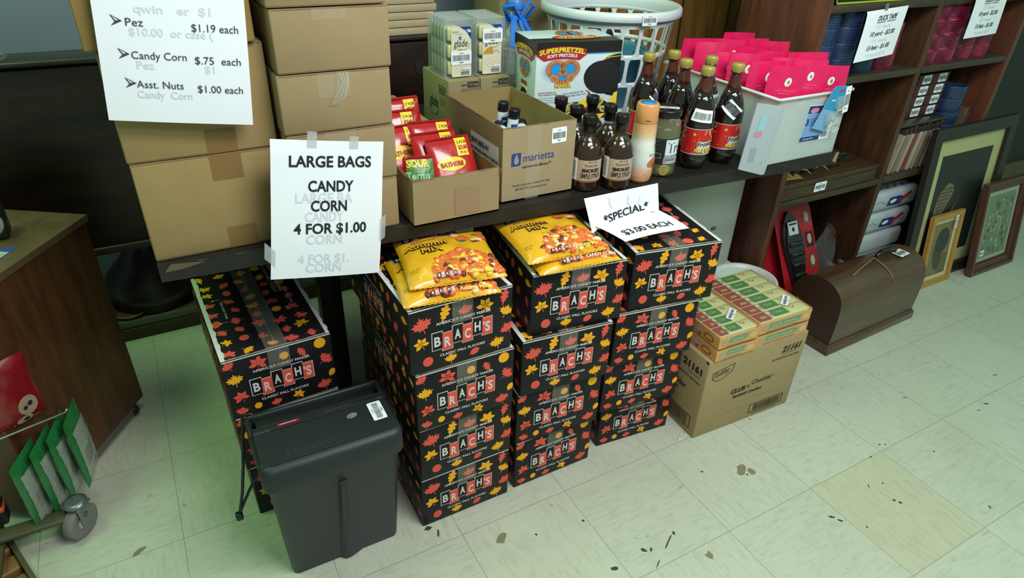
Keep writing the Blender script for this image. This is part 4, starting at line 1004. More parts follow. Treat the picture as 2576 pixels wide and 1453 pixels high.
# pickle jar
t = thing('pickle_jar', 'glass jar of pickles with black lid and black and white label', 'pickle jar', (-.228, .550, Z), radians(-20))
part('jar_glass', t, lambda mb: mb.lathe([(.034, 0), (.039, .003), (.041, .010), (.041, .125), (.038, .137), (.034, .144), (.034, .152)], M('jar_glass', (150, 160, 120), .04, alpha=.30, coat=1), seg=40))
part('brine', t, lambda mb: mb.lathe([(.033, .004), (.0385, .008), (.0385, .118), (.034, .128)], M('brine', (72, 66, 28), .1, alpha=.75, var=.2, scale=40), seg=32))
def f(mb):
    for k in range(7):
        a = k*.9; mb.blob((.024*cos(a), .024*sin(a), .098), (.012, .012, .030), M('pickle', (116, 112, 34), .35, var=.2, scale=60), 10, 8)
    for a in (-1.9, -1.2, .4): mb.blob((.029*cos(a), .029*sin(a), .018), (.013, .011, .015), M('pickle'), 10, 6)
o = part('pickles', t, f, 'green pickles in brine'); o['kind'] = 'stuff'
def f(mb):
    F = cyl(.0405); mb.poly(F, ell(-.002, .018, .013, .013, 18), M('pickle_slice', (158, 142, 50), .4), .0008); mb.tube([tuple(F(-.002+.013*cos(a), .018+.013*sin(a), .0008)) for a in [k*.2+.5 for k in range(11)]], .0012, M('pale_rind', (200, 192, 150), .4), 5)
part('pickle_slice', t, f, 'round pale pickle slice against the glass')
part('lid', t, lambda mb: mb.lathe([(.0365, .150), (.0375, .152), (.0375, .165), (.0355, .169), (.033, .168), (.001, .168)], M('stopper_black'), seg=40), 'black lid')
def f(mb):
    F = cyl(.0412); mb.rect(F, -.062, .034, .046, .100, M('print_black'), .0004, 24)
    mb.rect(F, -.006, .058, .034, .098, BW_(), .0007, 10); mb.text(F, 'Tru', .000, .064, .040, PBK(), w=.040, e=.0011)
    mb.rect(F, -.008, .035, .036, .052, M('label_silver', (150, 150, 146), .4), .0007, 10)
    mb.text(F, 'SMOKED BLACK', -.006, .053, .0055, BW_(), w=.036, bold=.04, e=.0011, res=2); mb.text(F, 'Northwest', -.004, .044, .007, PBK(), w=.028, shear=.4, e=.0011, res=2)
    for k in range(3): mb.rect(F, .000, .0415-k*.0022, .030, .0422-k*.0022, BW_(), .0011, 6)
    for k in range(10): mb.rect(F, -.044, .094-k*.0034, -.020-.006*(k % 3), .0945-k*.0034, GREY(), .0008, 5)
    for a in ((-.044, .050, -.016, .0505), (-.044, .062, -.016, .0625), (-.0165, .050, -.016, .0625)): mb.rect(F, *a, BW_(), .0008, 4)
    mb.rect(F, -.042, .036, -.031, .047, BW_(), .0008, 3)
    for k in range(5): mb.rect(F, -.041+k*.002, .037, -.040+k*.002, .046, PBK(), .0011)
part('wrap_label', t, f, 'black label with white square')
def f(mb):
    F = frame((0, 0, .1685), (cos(-.35+.1), sin(-.35+.1), 0), (-sin(-.25), cos(-.25), 0)); barcode(mb, F, 0, -.006, .056, .016, 0, .0012)
part('price_label', t, f, 'white barcode price sticker')

# root beer bottles
COLA = lambda: M('cola_dark', (26, 10, 8), .05, coat=1); CNECK = lambda: M('cola_neck', (84, 36, 24), .05, coat=1, alpha=.9)
def soda(x, y, rz, label, st=0):
    t = thing('soda_bottle', label, 'soda bottle', (x, y, Z), radians(rz), 'red label soda bottles')
    def f(mb):
        seg = 40; prof = [(.026, .004), (.034, .010), (.038, .022), (.0385, .034), (.0375, .044), (.0375, .112), (.039, .120), (.0385, .138), (.034, .158), (.026, .180), (.0195, .198)]
        b = len(mb.v); mb.lathe(prof, COLA(), seg=seg)
        for j in range(3):                           # five-lobed foot
            for k in range(seg):
                a = 2*pi*k/seg; q = 1-.10*(1-j/3)*abs(sin(2.5*a)); x_, y_, z_ = mb.v[b+j*seg+k]; mb.v[b+j*seg+k] = (x_*q, y_*q, z_-(.004 if j == 0 and abs(sin(2.5*a)) < .6 else 0))
    part('bottle_body', t, f)
    part('bottle_neck', t, lambda mb: mb.lathe([(.0197, .196), (.0160, .212), (.0140, .228), (.0135, .236), (.017, .237), (.017, .240), (.013, .241)], CNECK(), seg=32), 'empty reddish brown neck')
    def cp(mb):
        mb.lathe([(.0155, .2385), (.0160, .240), (.0160, .257), (.0145, .2595), (.001, .260)], M('cap_gold', (176, 158, 84), .38, .3), seg=36)
        for k in range(30):
            a = 2*pi*k/30; mb.rbox((.0155, -.0005, .242), (.0166, .0005, .256), M('cap_gold'), .0003, 1, X=Matrix.Rotation(a, 4, 'Z'))
    part('cap', t, cp, 'gold ridged cap')
    def lb(mb):
        F = cyl(.0378); RED = M('soda_red', (196, 30, 28), .3, coat=.3)
        mb.rect(F, -.0595, .044, .0595, .111, RED, .0006, 32); mb.rect(F, -.0595, .044, .0595, .0452, WHITE(), .0009, 32); mb.rect(F, -.0595, .1098, .0595, .111, WHITE(), .0009, 32)
        G = lambda u, v, e=0: F(u+.016, v, e); IV = M('foam_ivory', (214, 208, 188), .4)
        mb.rect(G, -.026, .048, .022, .078, IV, .0010, 10); mb.poly(G, [(-.026, .078), (-.022, .088), (-.010, .096), (-.008, .108), (.006, .108), (.008, .096), (.018, .090), (.022, .078)], IV, .0010)
        mb.poly(G, [(-.004, .109), (.003, .109), (.002, .095), (-.002, .095)], M('soda_stream', (186, 84, 40), .4), .0014)
        mb.text(G, 'Root Beer', .0, .082, .007, M('soda_olive', (120, 116, 50), .4), 'C', w=.028, shear=.2, ang=.12, e=.0016, res=2)
        mb.text(G, 'Frostop', -.001, .068, .017, WHITE(), 'C', w=.052, bold=.10, shear=.25, ang=.10, e=.0018); mb.text(G, 'Frostop', -.001, .068, .017, M('soda_brown', (60, 40, 40), .4), 'C', w=.050, bold=.03, shear=.25, ang=.10, e=.0024)
        mb.text(G, 'Red Birch', -.002, .0515, .0125, M('soda_dark', (70, 16, 14), .4), 'C', w=.060, bold=.08, e=.0026); mb.text(G, 'Red Birch', -.002, .052, .0120, PYL(), 'C', w=.058, bold=.03, e=.0032)
        star = [(.0055*(1 if k % 2 == 0 else .42)*sin(k*pi/5), .0055*(1 if k % 2 == 0 else .42)*cos(k*pi/5)) for k in range(10)]
        for u, v, s_ in ((-.020, .097, 1), (-.018, .080, .45), (-.048, .104, .7), (-.034, .055, .4), (.045, .100, .8)): mb.poly(F, [(u+a*s_, v+b*s_) for a, b in star], M('star_gold', (238, 184, 60), .4), .0012)
        mb.poly(F, ell(-.052, .100, .009, .007, 14), PBK(), .0012); mb.text(F, 'Top', -.052, .097, .007, WHITE(), 'C', w=.012, e=.0016, res=2)
        mb.text(F, 'Beer', -.050, .084, .007, PYL(), 'C', w=.014, e=.0012, res=2)
        for k in range(7): mb.rect(F, -.057, .078-k*.0035, -.040-.004*(k % 2), .0785-k*.0035, M('soda_olive'), .0010, 4)
        mb.text(F, '1 QUART', -.022, .0465, .004, WHITE(), w=.014, e=.0014, res=1); mb.text(F, 'MICRO BREWED', .01, .0465, .003, WHITE(), w=.026, e=.0014, res=1)
    part('wrap_label', t, lb, 'red wrap label')
    if st:
        G = cyl(.031, prof=lambda v: .0388 if v < .138 else .0388-(v-.138)*.30)
        def pl(mb): 
            H = lambda u, v, e=0: G(u+st[0], v+st[1], e)
            ca, sa = cos(st[2]), sin(st[2]); K = lambda a, b, e=0: H(a*ca-b*sa, a*sa+b*ca, e)
            for k in range(8): mb.rect(K, -.022+.0055*k, -.015, -.022+.0055*(k+1), .015, WHITE(), .0022)
            rn = random.Random(3); x_ = -.018
            while x_ < .017: d = rn.choice((.0003, .0006, .001)); mb.rect(K, x_, -.008, x_+d, .008, GREY(), .0028); x_ += d+rn.choice((.0004, .0008))
        part('price_label', t, pl, 'white barcode price sticker')
    return t
soda(-.118, .545, -22, 'dark soda bottle in front at the left, beside the pickle jar', (-.006, .145, -.12))
soda(-.016, .545, -14, 'dark soda bottle in front at the right, beside the plastic bin', (-.012, .150, -.75))
soda(-.112, .632, -20, 'dark soda bottle in the second row at the left')
soda(-.020, .636, -16, 'dark soda bottle in the second row at the right, sticker on its shoulder', (.012, .150, .1))
soda(-.158, .726, -20, 'dark soda bottle rearmost at the left, beside the laundry basket', (.026, .145, -.9))
soda(-.072, .724, -16, 'dark soda bottle rearmost at the right, sticker facing sideways', (.010, .150, .15))

# ================================================================ PLASTIC BIN WITH PINK POUCHES
t = thing('plastic_bin', 'translucent white plastic bin packed with pink pouches at the table\'s right end', 'storage bin', (.068, .462, Z))
BINM = lambda: M('bin_plastic', (205, 218, 214), .35, alpha=.55)
bw, bd, bh = .278, .445, .178
def f(mb):
    th = .003
    for a, b in (((0, 0, 0), (bw, th, bh)), ((0, bd-th, 0), (bw, bd, bh)), ((0, th, 0), (th, bd-th, bh)), ((bw-th, th, 0), (bw, bd-th, bh)), ((th, th, 0), (bw-th, bd-th, th))): mb.box(a, b, BINM())
part('bin_wall', t, f)
def f(mb):
    P = [(-.004, -.004, bh), (bw+.004, -.004, bh), (bw+.004, bd+.004, bh), (-.004, bd+.004, bh)]
    for i in range(4): mb.tube([P[i], P[(i+1) % 4]], .0042, M('bin_rim', (206, 218, 214), .3, alpha=.85), 8)
    mb.rbox((bw-.002, .0, bh-.006), (bw+.020, .05, bh+.002), M('bin_rim'), .003)
part('rim', t, f)
def f(mb):
    F = frame((0, 0, 0), (1, 0, 0), (0, 0, 1)); NB = M('label_navy', (34, 60, 120), .4); LBL = M('label_sky', (120, 160, 206), .4)
    mb.poly(F, [(.118, .050), (.236, .046), (.242, .142), (.124, .150)], WHITE(), .0006); mb.poly(F, [(.120, .060), (.205, .058), (.210, .140), (.126, .148)], LBL, .0010)
    mb.poly(F, [(.124, .128), (.240, .122), (.241, .141), (.126, .148)], NB, .0013); mb.poly(F, ell(.150, .134, .017, .007, 16), M('label_pink', (220, 130, 150), .4), .0017)
    mb.text(F, '3', .126, .095, .024, NB, bold=.05, e=.0014); 
    for k in range(4): mb.rect(F, .142, .110-k*.006, .176, .1115-k*.006, NB, .0014)
    mb.poly(F, [(.118, .050), (.196, .048), (.197, .060), (.119, .062)], NB, .0014)
    for k in range(6): mb.rect(F, .204+k*.004, .052, .206+k*.004, .068, GREY(), .0012)
    mb.text(F, 'Storage Bin', .13, .0535, .006, WHITE(), w=.04, e=.002, res=2)
part('front_label', t, f, 'blue and white product label')
PINK = lambda: M('pouch_pink', (222, 24, 92), .3, coat=.3, var=.12, scale=30); PBODY = lambda: M('pouch_body', (206, 210, 200), .3)
def pouch(x, y, z, rz, tl, label, seed):
    t = thing('refill_pouch', label, 'refill pouch', (x, y, Z+.0045+z), group='pink refill pouches in the bin', rot=(tl, 0, radians(rz)))
    w, h, d = .104, .250, .018; rn = random.Random(seed); ph = rn.uniform(0, 6)
    def hw(b): return w/2*(1-.08*max(0, b-.8)/.2) if b > .8 else w/2
    def P(a, b, sg, e=0):
        q = max(0, 4*a*(1-a))**.5; dep = d*q*(1-b**2.2)+.0006
        return Vector(((a-.5)*2*hw(b), sg*(dep+e)+.003*sin(5*b+ph)+.002*sin(8*a+ph), b*h))
    def wr(mb):
        for sg in (-1, 1):
            mb.grid(lambda a, b: P(a, b*.60, sg), 10, 10, PBODY(), flip=sg > 0); mb.grid(lambda a, b: P(a, .60+b*.40, sg), 10, 12, PINK(), flip=sg > 0)
    part('pouch_body', t, wr)
    F = lambda u, v, e=0: P(min(max(u/w+.5, 0), 1), min(v/h, 1), -1, e)
    def pr(mb):
        u0 = .004; v0 = h*.84
        mb.disc(F, u0, v0, .0085, .012, M('logo_white', (226, 226, 216), .4), .0012, 14, 3, -.4); mb.disc(F, u0+.001, v0, .003, .005, M('logo_green', (130, 140, 60), .4), .0020, 8, 2)
        mb.text(F, 'NET WEIGHT', 0, h*.745, .005, M('pouch_gold', (236, 130, 120), .4), 'C', w=.05, e=.0012, res=1); mb.text(F, 'REFILL', 0, h*.715, .005, M('pouch_gold'), 'C', w=.034, e=.0012, res=1)
        mb.text(F, 'method', 0, h*.575, .019, INK(), 'C', w=.054, e=.0014, bold=.01)
    part('printing', t, pr, 'white drop logo and lettering')
rows = ['front row', 'second row', 'third row', 'fourth row', 'fifth row', 'back row']; colsn = ['left', 'middle', 'right']
for j in range(6):
    for i in range(3):
        rn = random.Random(j*3+i)
        pouch(.124+i*.084+rn.uniform(-.002, .002), .502+j*.069+rn.uniform(-.003, .003), rn.uniform(-.016, .010), -24+rn.uniform(-5, 5), rn.uniform(-.05, .05), 'pink topped pouch, %s one in the %s of the plastic bin' % (colsn[i], rows[j]), j*7+i)
# hook package hanging on the front right of the bin
t = thing('hook_package', 'blue carded package of clear hooks propped on the bin\'s front right corner', 'hook package', (.262, .452, Z+.075), rot=(.02, .06, 0))
def f(mb):
    F = frame((0, 0, 0), (1, 0, 0), (0, 0, 1)); SK = M('card_cyan', (40, 150, 190), .35)
    mb.prism(F, [(-.05, .01), (.012, -.004), (.048, .122), (-.004, .122), (-.012, .114)], -.0006, .0006, M('card_pale', (120, 170, 205), .35))
    mb.poly(F, [(-.028, .062), (.030, .054), (.048, .122), (-.004, .122), (-.012, .114)], SK, .0010)
    mb.poly(F, ell(.024, .109, .010, .004, 12, .15), PINK(), .0016)
    mb.rect(F, -.006, .082, .010, .086, BW_(), .0016)
part('backing_card', t, f, 'blue printed card')
def f(mb):
    for dx, dz in ((.0, .035), (.022, .078), (.026, .02)):
        X = Matrix.Translation((dx, 0, dz)) @ Matrix.Rotation(-.2, 4, 'Y')
        mb.rbox((-.014, -.016, -.016), (.014, -.002, .018), CLEAR(), .004, X=X); mb.rbox((-.010, -.018, -.004), (.010, -.012, .000), M('hook_steel', (200, 205, 205), .15, .9), .002, X=X)
        mb.tube([(-.014, -.017, -.016), (.014, -.017, -.014)], .0018, M('tape_glint'), 6, X=X)
part('clear_blister', t, f, 'clear plastic blister with hooks')
def f(mb): barcode(mb, frame((.055, -.001, .085), (1, 0, .25), (-.25, 0, 1)), 0, 0, .022, .075, 0, .002)
part('price_label', t, f, 'white barcode price sticker')
# clear folder leaning at the bin's front left
t = thing('frosted_sleeve', 'frosted clear plastic sleeve hanging over the table edge beside the bin', 'plastic sleeve', (.03, .451, Z-.02), rot=(.03, 0, -.02))
def f(mb):
    FR = M('frosted_plastic', (190, 202, 206), .4, alpha=.72)
    F = frame((0, 0, 0), (1, 0, 0), (0, 0, 1)); mb.prism(F, [(-.070, .030), (.022, .0), (.040, .185), (-.060, .205)], -.003, .0, FR); mb.prism(F, [(.022, .0), (.032, .002), (.050, .180), (.040, .185)], -.004, .001, FR)
    mb.poly(F, [(-.04, .13), (-.015, .125), (-.012, .165), (-.035, .168)], M('faint_blue', (150, 196, 208), .5), .0006); mb.poly(F, [(-.045, .115), (-.018, .112), (-.018, .124), (-.045, .127)], M('faint_pink', (216, 130, 160), .5), .0006)
    for k in range(7): mb.rect(F, -.045+k*.0035, .045, -.0435+k*.0035, .085, M('faint_grey', (160, 170, 176), .5), .0006)
    mb.text(F, '2', .006, .03, .016, M('faint_grey'), e=.0006)
part('sleeve', t, f)

# ================================================================ BOOKCASE ON THE RIGHT
YF, YB = .660, .985
t = thing('bookcase', 'dark reddish brown wooden bookcase with two bays at the right', 'bookcase', (1.0, .82, 0))
def bb(name, a, b, m, lab=None, r=.002):
    return part(name, t, lambda mb: mb.rbox((a[0]-1.0, a[1]-.82, a[2]), (b[0]-1.0, b[1]-.82, b[2]), m, r), lab)
bb('side_panel', (.422, YF, 0), (.447, YB, 1.75), REDWOOD()); bb('side_panel', (1.535, YF, 0), (1.562, YB, 1.75), REDWOOD())
bb('divider', (.985, YF+.004, 0), (1.010, YB-.012, 1.75), M('divider_wood', (88, 56, 34), .45, scale=8, stretch=(5, 5, .8), rgb2=(48, 30, 20)))
bb('back_panel', (.447, YB-.012, 0), (1.535, YB, 1.75), M('back_wood', (50, 34, 24), .6, scale=6, stretch=(5, 5, .8), rgb2=(34, 24, 18)))
for z, th in ((.03, .03), (.487, .022), (.893, .022), (1.112, .022), (1.50, .022)):
    bb('shelf', (.447, YF+.002, z-th/2), (.985, YB-.012, z+th/2), SHELFWOOD()); bb('shelf', (1.010, YF+.002, z-th/2), (1.535, YB-.012, z+th/2), SHELFWOOD())
bb('plinth_rail', (.447, YF+.02, 0), (1.535, YF+.04, .016), DARKWOOD())
# honey coloured end unit beyond
o = MB(); o.rbox((1.565, .70, 0), (1.60, .99, 1.75), HONEY(), .003); tag(o.build('wood_panel'), 'honey brown wooden end panel standing against the bookcase\'s right side', 'panel')

# tape rolls: patterned drums
def tape_roll(kind):
    mb = MB()
    if kind == 'blue': m = M('tape_navy', (44, 66, 104), .28, coat=.4)
    else: m = M('tape_magenta', (146, 26, 66), .3, coat=.3)
    mb.lathe([(.036, 0), (.050, .0), (.0505, .001), (.0505, .047), (.050, .048), (.036, .048), (.036, 0)], m, seg=40, cap=False)
    if kind == 'blue':
        mb2 = M('tape_weave', (22, 32, 54), .3)
        for k in range(36):
            for j in range(6):
                a = 2*pi*(k+.5*(j % 2))/36; F = frame((.0507*cos(a), .0507*sin(a), .004+j*.0075), (-sin(a), cos(a), 0), (0, 0, 1))
                mb.poly(F, [(-.0028, 0), (0, -.0028), (.0028, 0), (0, .0028)], mb2, .0002)
    else:
        dk = M('zebra_dark', (58, 16, 34), .35); rn = random.Random(4)
        for j in range(7):
            for s_ in range(5):
                a0 = s_*1.26+rn.uniform(-.1, .1); pts = []
                for i in range(9):
                    a = a0+i*.13; z = .004+j*.0064+.004*sin(a*5+j*.5); w = .0018*sin(pi*(i+.3)/9.3)
                    pts.append((a, z, w))
                up_ = [(.0509*cos(a), .0509*sin(a), z+w) for a, z, w in pts]; dn = [(.0509*cos(a), .0509*sin(a), z-w) for a, z, w in pts]
                n = len(pts)
                mb.add(up_+dn, [(i, n+i, n+i+1, i+1) for i in range(n-1)], dk)
    return mb
protos = {k: tape_roll(k).build('tape_roll') for k in ('blue', 'pink')}; usedr = {'blue': False, 'pink': False}
def roll(kind, x, y, z, rz, label, grp):
    if usedr[kind]: o = protos[kind].copy(); COL.objects.link(o)
    else: o = protos[kind]; usedr[kind] = True
    o.location = (x, y, z); o.rotation_euler = (0, 0, rz); tag(o, label, 'tape roll', grp)
ORDB = ['bottom', 'second', 'third', 'top']
zt = .9045
for ci, (x, y) in enumerate(((.520, .735), (.630, .735), (.740, .735))):
    for k in range(4 if ci < 2 else 3):
        roll('blue', x, y, zt+k*.0485, k*.7, 'dark blue tape roll, %s of the %s column in the upper left bay' % (ORDB[k], ('first', 'second', 'third')[ci]), 'blue tape rolls behind the left price sheet')
for k in range(3): roll('pink', .850, .735, zt+k*.0485, k, 'magenta zebra tape roll, %s of the column right of the left price sheet' % ('bottom', 'middle', 'top')[k], 'magenta tape rolls in the left bay')
for ci, (x, y) in enumerate(((1.072, .725), (1.180, .725), (1.288, .725), (1.392, .725), (1.480, .800))):
    n = (4, 4, 4, 4, 4)[ci]
    for k in range(n):
        roll('pink', x, y, zt+k*.0485, k*1.3+ci, 'magenta zebra tape roll, %s of column %s in the right bay' % (ORDB[k], ('one', 'two', 'three', 'four', 'five')[ci]), 'magenta tape rolls in the right bay')
for k in range(6):
    roll('blue', 1.405+(.006 if k % 2 else 0), .748, .4985+k*.0485, k*.9, 'dark blue tape roll, %s of the column behind the big frame' % ('bottom', 'second', 'third', 'fourth', 'fifth', 'top')[k], 'blue tape rolls behind the big frame')
# package with lime edge on the shelf above
t = thing('lime_edged_box', 'black flat box with a lime green edge on the topmost visible shelf', 'box', (.72, .70, 1.1235))
part('box_body', t, lambda mb: mb.rbox((-.25, -.03, 0), (.16, .15, .16), M('print_black'), .002))
def f(mb):
    F = frame((-.25, -.03, 0), (1, 0, 0), (0, 0, 1)); LM = M('lime', (170, 190, 40), .4)
    for a in ((0, .001, .41, .006), (0, .001, .004, .16), (.28, .02, .33, .035)): mb.rect(F, *a, LM, .0004)
    mb.poly(F, ell(.21, .04, .012, .02, 16), M('print_sky'), .0004); mb.poly(F, ell(.21, .04, .008, .015, 16), M('print_black'), .0006)
part('printing', t, f, 'lime green lines')
mb = MB(); mb.rbox((.90, .70, 1.1235), (.98, .85, 1.2), M('dusty_pink', (120, 60, 66), .5), .004); tag(mb.build('small_box'), 'dusty pink box beside the lime edged box on the topmost visible shelf', 'box')

# price sheets
def sheet(name, label, corners, bow, lines=None, cat='price sign', bulge=0, grp=None):
    """corners TL TR BR BL in world space; lines: (text, s, t, height, width, shear, ul)"""
    TL, TR, BR, BL = [Vector(c) for c in corners]
    N_ = (TR-TL).cross(TL-BL).normalized() * 1
    if N_.y > 0: N_ = -N_
    o3 = (TL+TR+BR+BL)/4
    t = thing(name, label, cat, tuple(o3), group=grp)
    def S_(a, b, e=0):                               # a 0..1 left to right, b 0..1 bottom to top
        p = (BL*(1-a)+BR*a)*(1-b)+(TL*(1-a)+TR*a)*b
        return p-o3+N_*(bow(a, b)+e)
    part('paper', t, lambda mb: (mb.grid(lambda a, b: S_(a, b), 24, 24, PAPER()), mb.grid(lambda a, b: S_(a, b, -.0004), 24, 24, PAPER(), flip=True)))
    W = ((TR-TL).length+(BR-BL).length)/2; H = ((TL-BL).length+(TR-BR).length)/2
    F = lambda u, v, e=0: S_(u/W, v/H, e+.0003)
    return t, F, W, H
gr = lambda mb, F, s_, u, v, h, w: mb.text(F, s_, u, v, h, GHOST(), 'C', w=w, bold=.02, e=.0004)
# candy corn sign, hanging from the small brown stack in front of the table edge
t, F, W, H = sheet('price_sign', 'white sheet reading LARGE BAGS CANDY CORN 4 FOR $1.00', [(-1.187, .505, .994), (-.980, .505, .962), (-1.011, .505, .680), (-1.229, .505, .719)],
                   lambda a, b: .004*sin(2.2*a+.6)+.003*sin(5*b)-.010*max(0, b-.9)*10*(1-a)**2*.5)
def f(mb):
    K = INK(); 
    for s_, v, h, w in (('LARGE BAGS', .825, .030, .158), ('CANDY', .655, .030, .088), ('CORN', .515, .030, .070), ('4 FOR $1.00', .350, .030, .142)): mb.text(F, s_, W*.5+(.004 if s_ != 'CORN' else 0), H*v, h*1.0, K, 'C', w=w, bold=.022, e=.0009)
    for s_, v, w in (('LARGE BA', .575, .11), ('CANDY', .44, .075), ('4 FOR $1.', .12, .10), ('CORN', .27, .07), ('CORN', .045, .07)): gr(mb, F, s_, W*.46, H*v, .028, w)
part('lettering', t, f, 'black capital lettering')
for u, v, hh in ((.075, .985, .03), (.155, .975, .024)):
    part('tape_piece', t, lambda mb: mb.grid(lambda a, b: F(u+.018*(a-.5), H*v+hh*(b-.3), .001-.010*b*0), 2, 4, M('white_tape', (200, 204, 206), .3, alpha=.55)), 'strip of clear tape')
part('tape_piece', t, lambda mb: mb.grid(lambda a, b: F(W-.004+.012*a, H*.44-.05*b+.01*a, .001), 2, 4, M('white_tape')), 'strip of clear tape at the edge')
part('tape_piece', t, lambda mb: mb.grid(lambda a, b: F(-.012+.02*a, H*.17+.035*b-.02*a, .001), 2, 3, M('white_tape')), 'strip of clear tape at the edge')
# Pez / nuts sign on the large cartons
t, F, W, H = sheet('price_sign', 'white price list sheet with arrow bullets taped on the large left cartons', [(-1.396, .548, 1.290), (-1.183, .552, 1.276), (-1.206, .552, 1.012), (-1.424, .552, 1.045)],
                   lambda a, b: .006*sin(2.0*a)+.010*a*a*b+.003*sin(4*b)+.002)
def f(mb):
    K = M('ink_grey', (64, 68, 74), .6)
    for s_, pr_, v, g in (('Pez', '$1.19 each', .600, .0), ('Candy Corn', '$.75  each', .405, .004), ('Asst. Nuts', '$1.00 each', .225, .008)):
        v = H*v
        mb.poly(F, [(.022+g, v+.016), (.038+g, v+.007), (.022+g, v-.001), (.028+g, v+.006)], K, .0009); mb.poly(F, [(.025+g, v+.0135), (.033+g, v+.0075), (.029+g, v+.0075)], PAPER(), .0012)
        ww = {'Pez': .026, 'Candy Corn': .084, 'Asst. Nuts': .072, 'Twinkies': .06}[s_]
        mb.text(F, s_, .042+g*.5, v, .0170, K, w=ww*.93, e=.0009); mb.text(F, pr_, W-.013, v-.004, .0170, K, 'R', w=.070, e=.0009)
    gr(mb, F, '$10.00  or case (', .105, H*.545, .017, .12); gr(mb, F, 'Pez', .062, H*.345, .017, .025); gr(mb, F, '$1', .155, H*.335, .017, .015); gr(mb, F, 'Candy  Corn', .085, H*.16, .017, .08); gr(mb, F, 'qwin   er  $1', .11, H*.68, .017, .11)
part('lettering', t, f, 'grey lettering with arrow bullets')
# SPECIAL sign: two taped sheets below the table edge
t = thing('price_sign', 'crumpled white sheets reading *SPECIAL* $3.00 EACH stuck below the table edge', 'price sign', (-.40, .46, .70))
def quad_fn(c, bow):
    TL, TR, BR, BL = [Vector(x)-Vector((-.40, .46, .70)) for x in c]; N_ = (TR-TL).cross(TL-BL).normalized()
    if N_.y > 0: N_ = -N_
    W = ((TR-TL).length+(BR-BL).length)/2; H = ((TL-BL).length+(TR-BR).length)/2
    return (lambda u, v, e=0: (BL*(1-u/W)+BR*(u/W))*(1-v/H)+(TL*(1-u/W)+TR*(u/W))*(v/H)+N_*(bow(u/W, v/H)+e)), W, H
F, W, H = quad_fn([(-.512, .450, .716), (-.306, .452, .716), (-.256, .376, .686), (-.455, .376, .690)], lambda a, b: .004*sin(4*a)+.003*sin(3*b))
part('lower_sheet', t, lambda mb: (mb.grid(lambda a, b: F(a*W, b*H), 16, 12, PAPER()), mb.grid(lambda a, b: F(a*W, b*H, -.0005), 16, 12, PAPER(), flip=True)))
part('lettering', t, lambda mb: mb.text(F, '$3.00 EACH', W*.48, H*.20, .026, INK(), 'C', w=.150, bold=.02, e=.0012))
G, W2, H2 = quad_fn([(-.532, .452, .783), (-.318, .448, .786), (-.306, .440, .705), (-.508, .440, .692)], lambda a, b: .004*sin(5*a+1)*(1-b)+.003*sin(9*a)*(1-b)+.002)
def f(mb):
    rn = random.Random(6)
    cut = lambda a: .10*abs(sin(9*a))+.05*sin(23*a)
    for sg, e in ((0, 0), (1, -.0005)): mb.grid(lambda a, b: G(a*W2, H2*(cut(a)+(1-cut(a))*b), e), 28, 8, PAPER(), flip=bool(sg))
    mb.text(G, '*SPECIAL*', W2*.52, H2*.24, .029, INK(), 'C', w=.138, bold=.02, e=.0012, ang=.05)
    for a0, b0, k in ((.55, .62, 1), (.70, .5, 1.3), (.30, .7, .7)): mb.poly(G, [(W2*a0, H2*b0), (W2*(a0+.03*k), H2*(b0+.25)), (W2*(a0+.07*k), H2*(b0-.02)), (W2*(a0+.04*k), H2*(b0-.12))], M('torn_white', (228, 234, 238), .8), .0018)
part('torn_sheet', t, f, 'torn upper sheet reading *SPECIAL*')
# two tape price sheets on the bookcase
for (c, lab) in (([(.600, .652, 1.102), (.798, .652, 1.112), (.790, .650, .966), (.560, .640, .960)], 'left of two white tape price sheets, hanging in the left bay'),
                 ([(1.150, .650, 1.135), (1.352, .652, 1.138), (1.360, .648, .996), (1.115, .640, .996)], 'right of two white tape price sheets, hanging in the right bay')):
    t, F, W, H = sheet('price_sign', lab, c, lambda a, b: .018*(1-a)**2*max(0, 1-b)**.5+.006*sin(pi*a)*(1-b), None, grp='white tape price sheets on the bookcase')
    def f(mb):
        K = INK(); mb.text(F, 'DUCK TAPE', W*.54, H*.78, .021, K, 'C', w=.102, bold=.02, shear=.25, e=.0009)
        mb.rect(F, W*.54-.052, H*.74, W*.54-.006, H*.753, K, .0009, 6); mb.rect(F, W*.54+.002, H*.74, W*.54+.046, H*.753, K, .0009, 6)
        mb.text(F, '10 yard - $2.00', W*.52, H*.48, .0195, K, 'C', w=.130, bold=.012, shear=.2, e=.0009); mb.text(F, '15 feet - $1.00', W*.51, H*.20, .0195, K, 'C', w=.122, bold=.012, shear=.2, e=.0009)
        gr(mb, F, '15 feet', W*.5, H*.62, .018, .08); gr(mb, F, '0 yard $ 0', W*.5, H*.06, .016, .10); gr(mb, F, '15 feet', W*.5, H*.34, .016, .08)
    part('lettering', t, f, 'black slanted lettering')
    part('tape_piece', t, lambda mb: mb.grid(lambda a, b: F(W*.40+.018*a, H*.97+.02*b, .001), 2, 3, M('grey_tape', (120, 126, 130), .3, alpha=.8)), 'strip of tape holding the sheet')

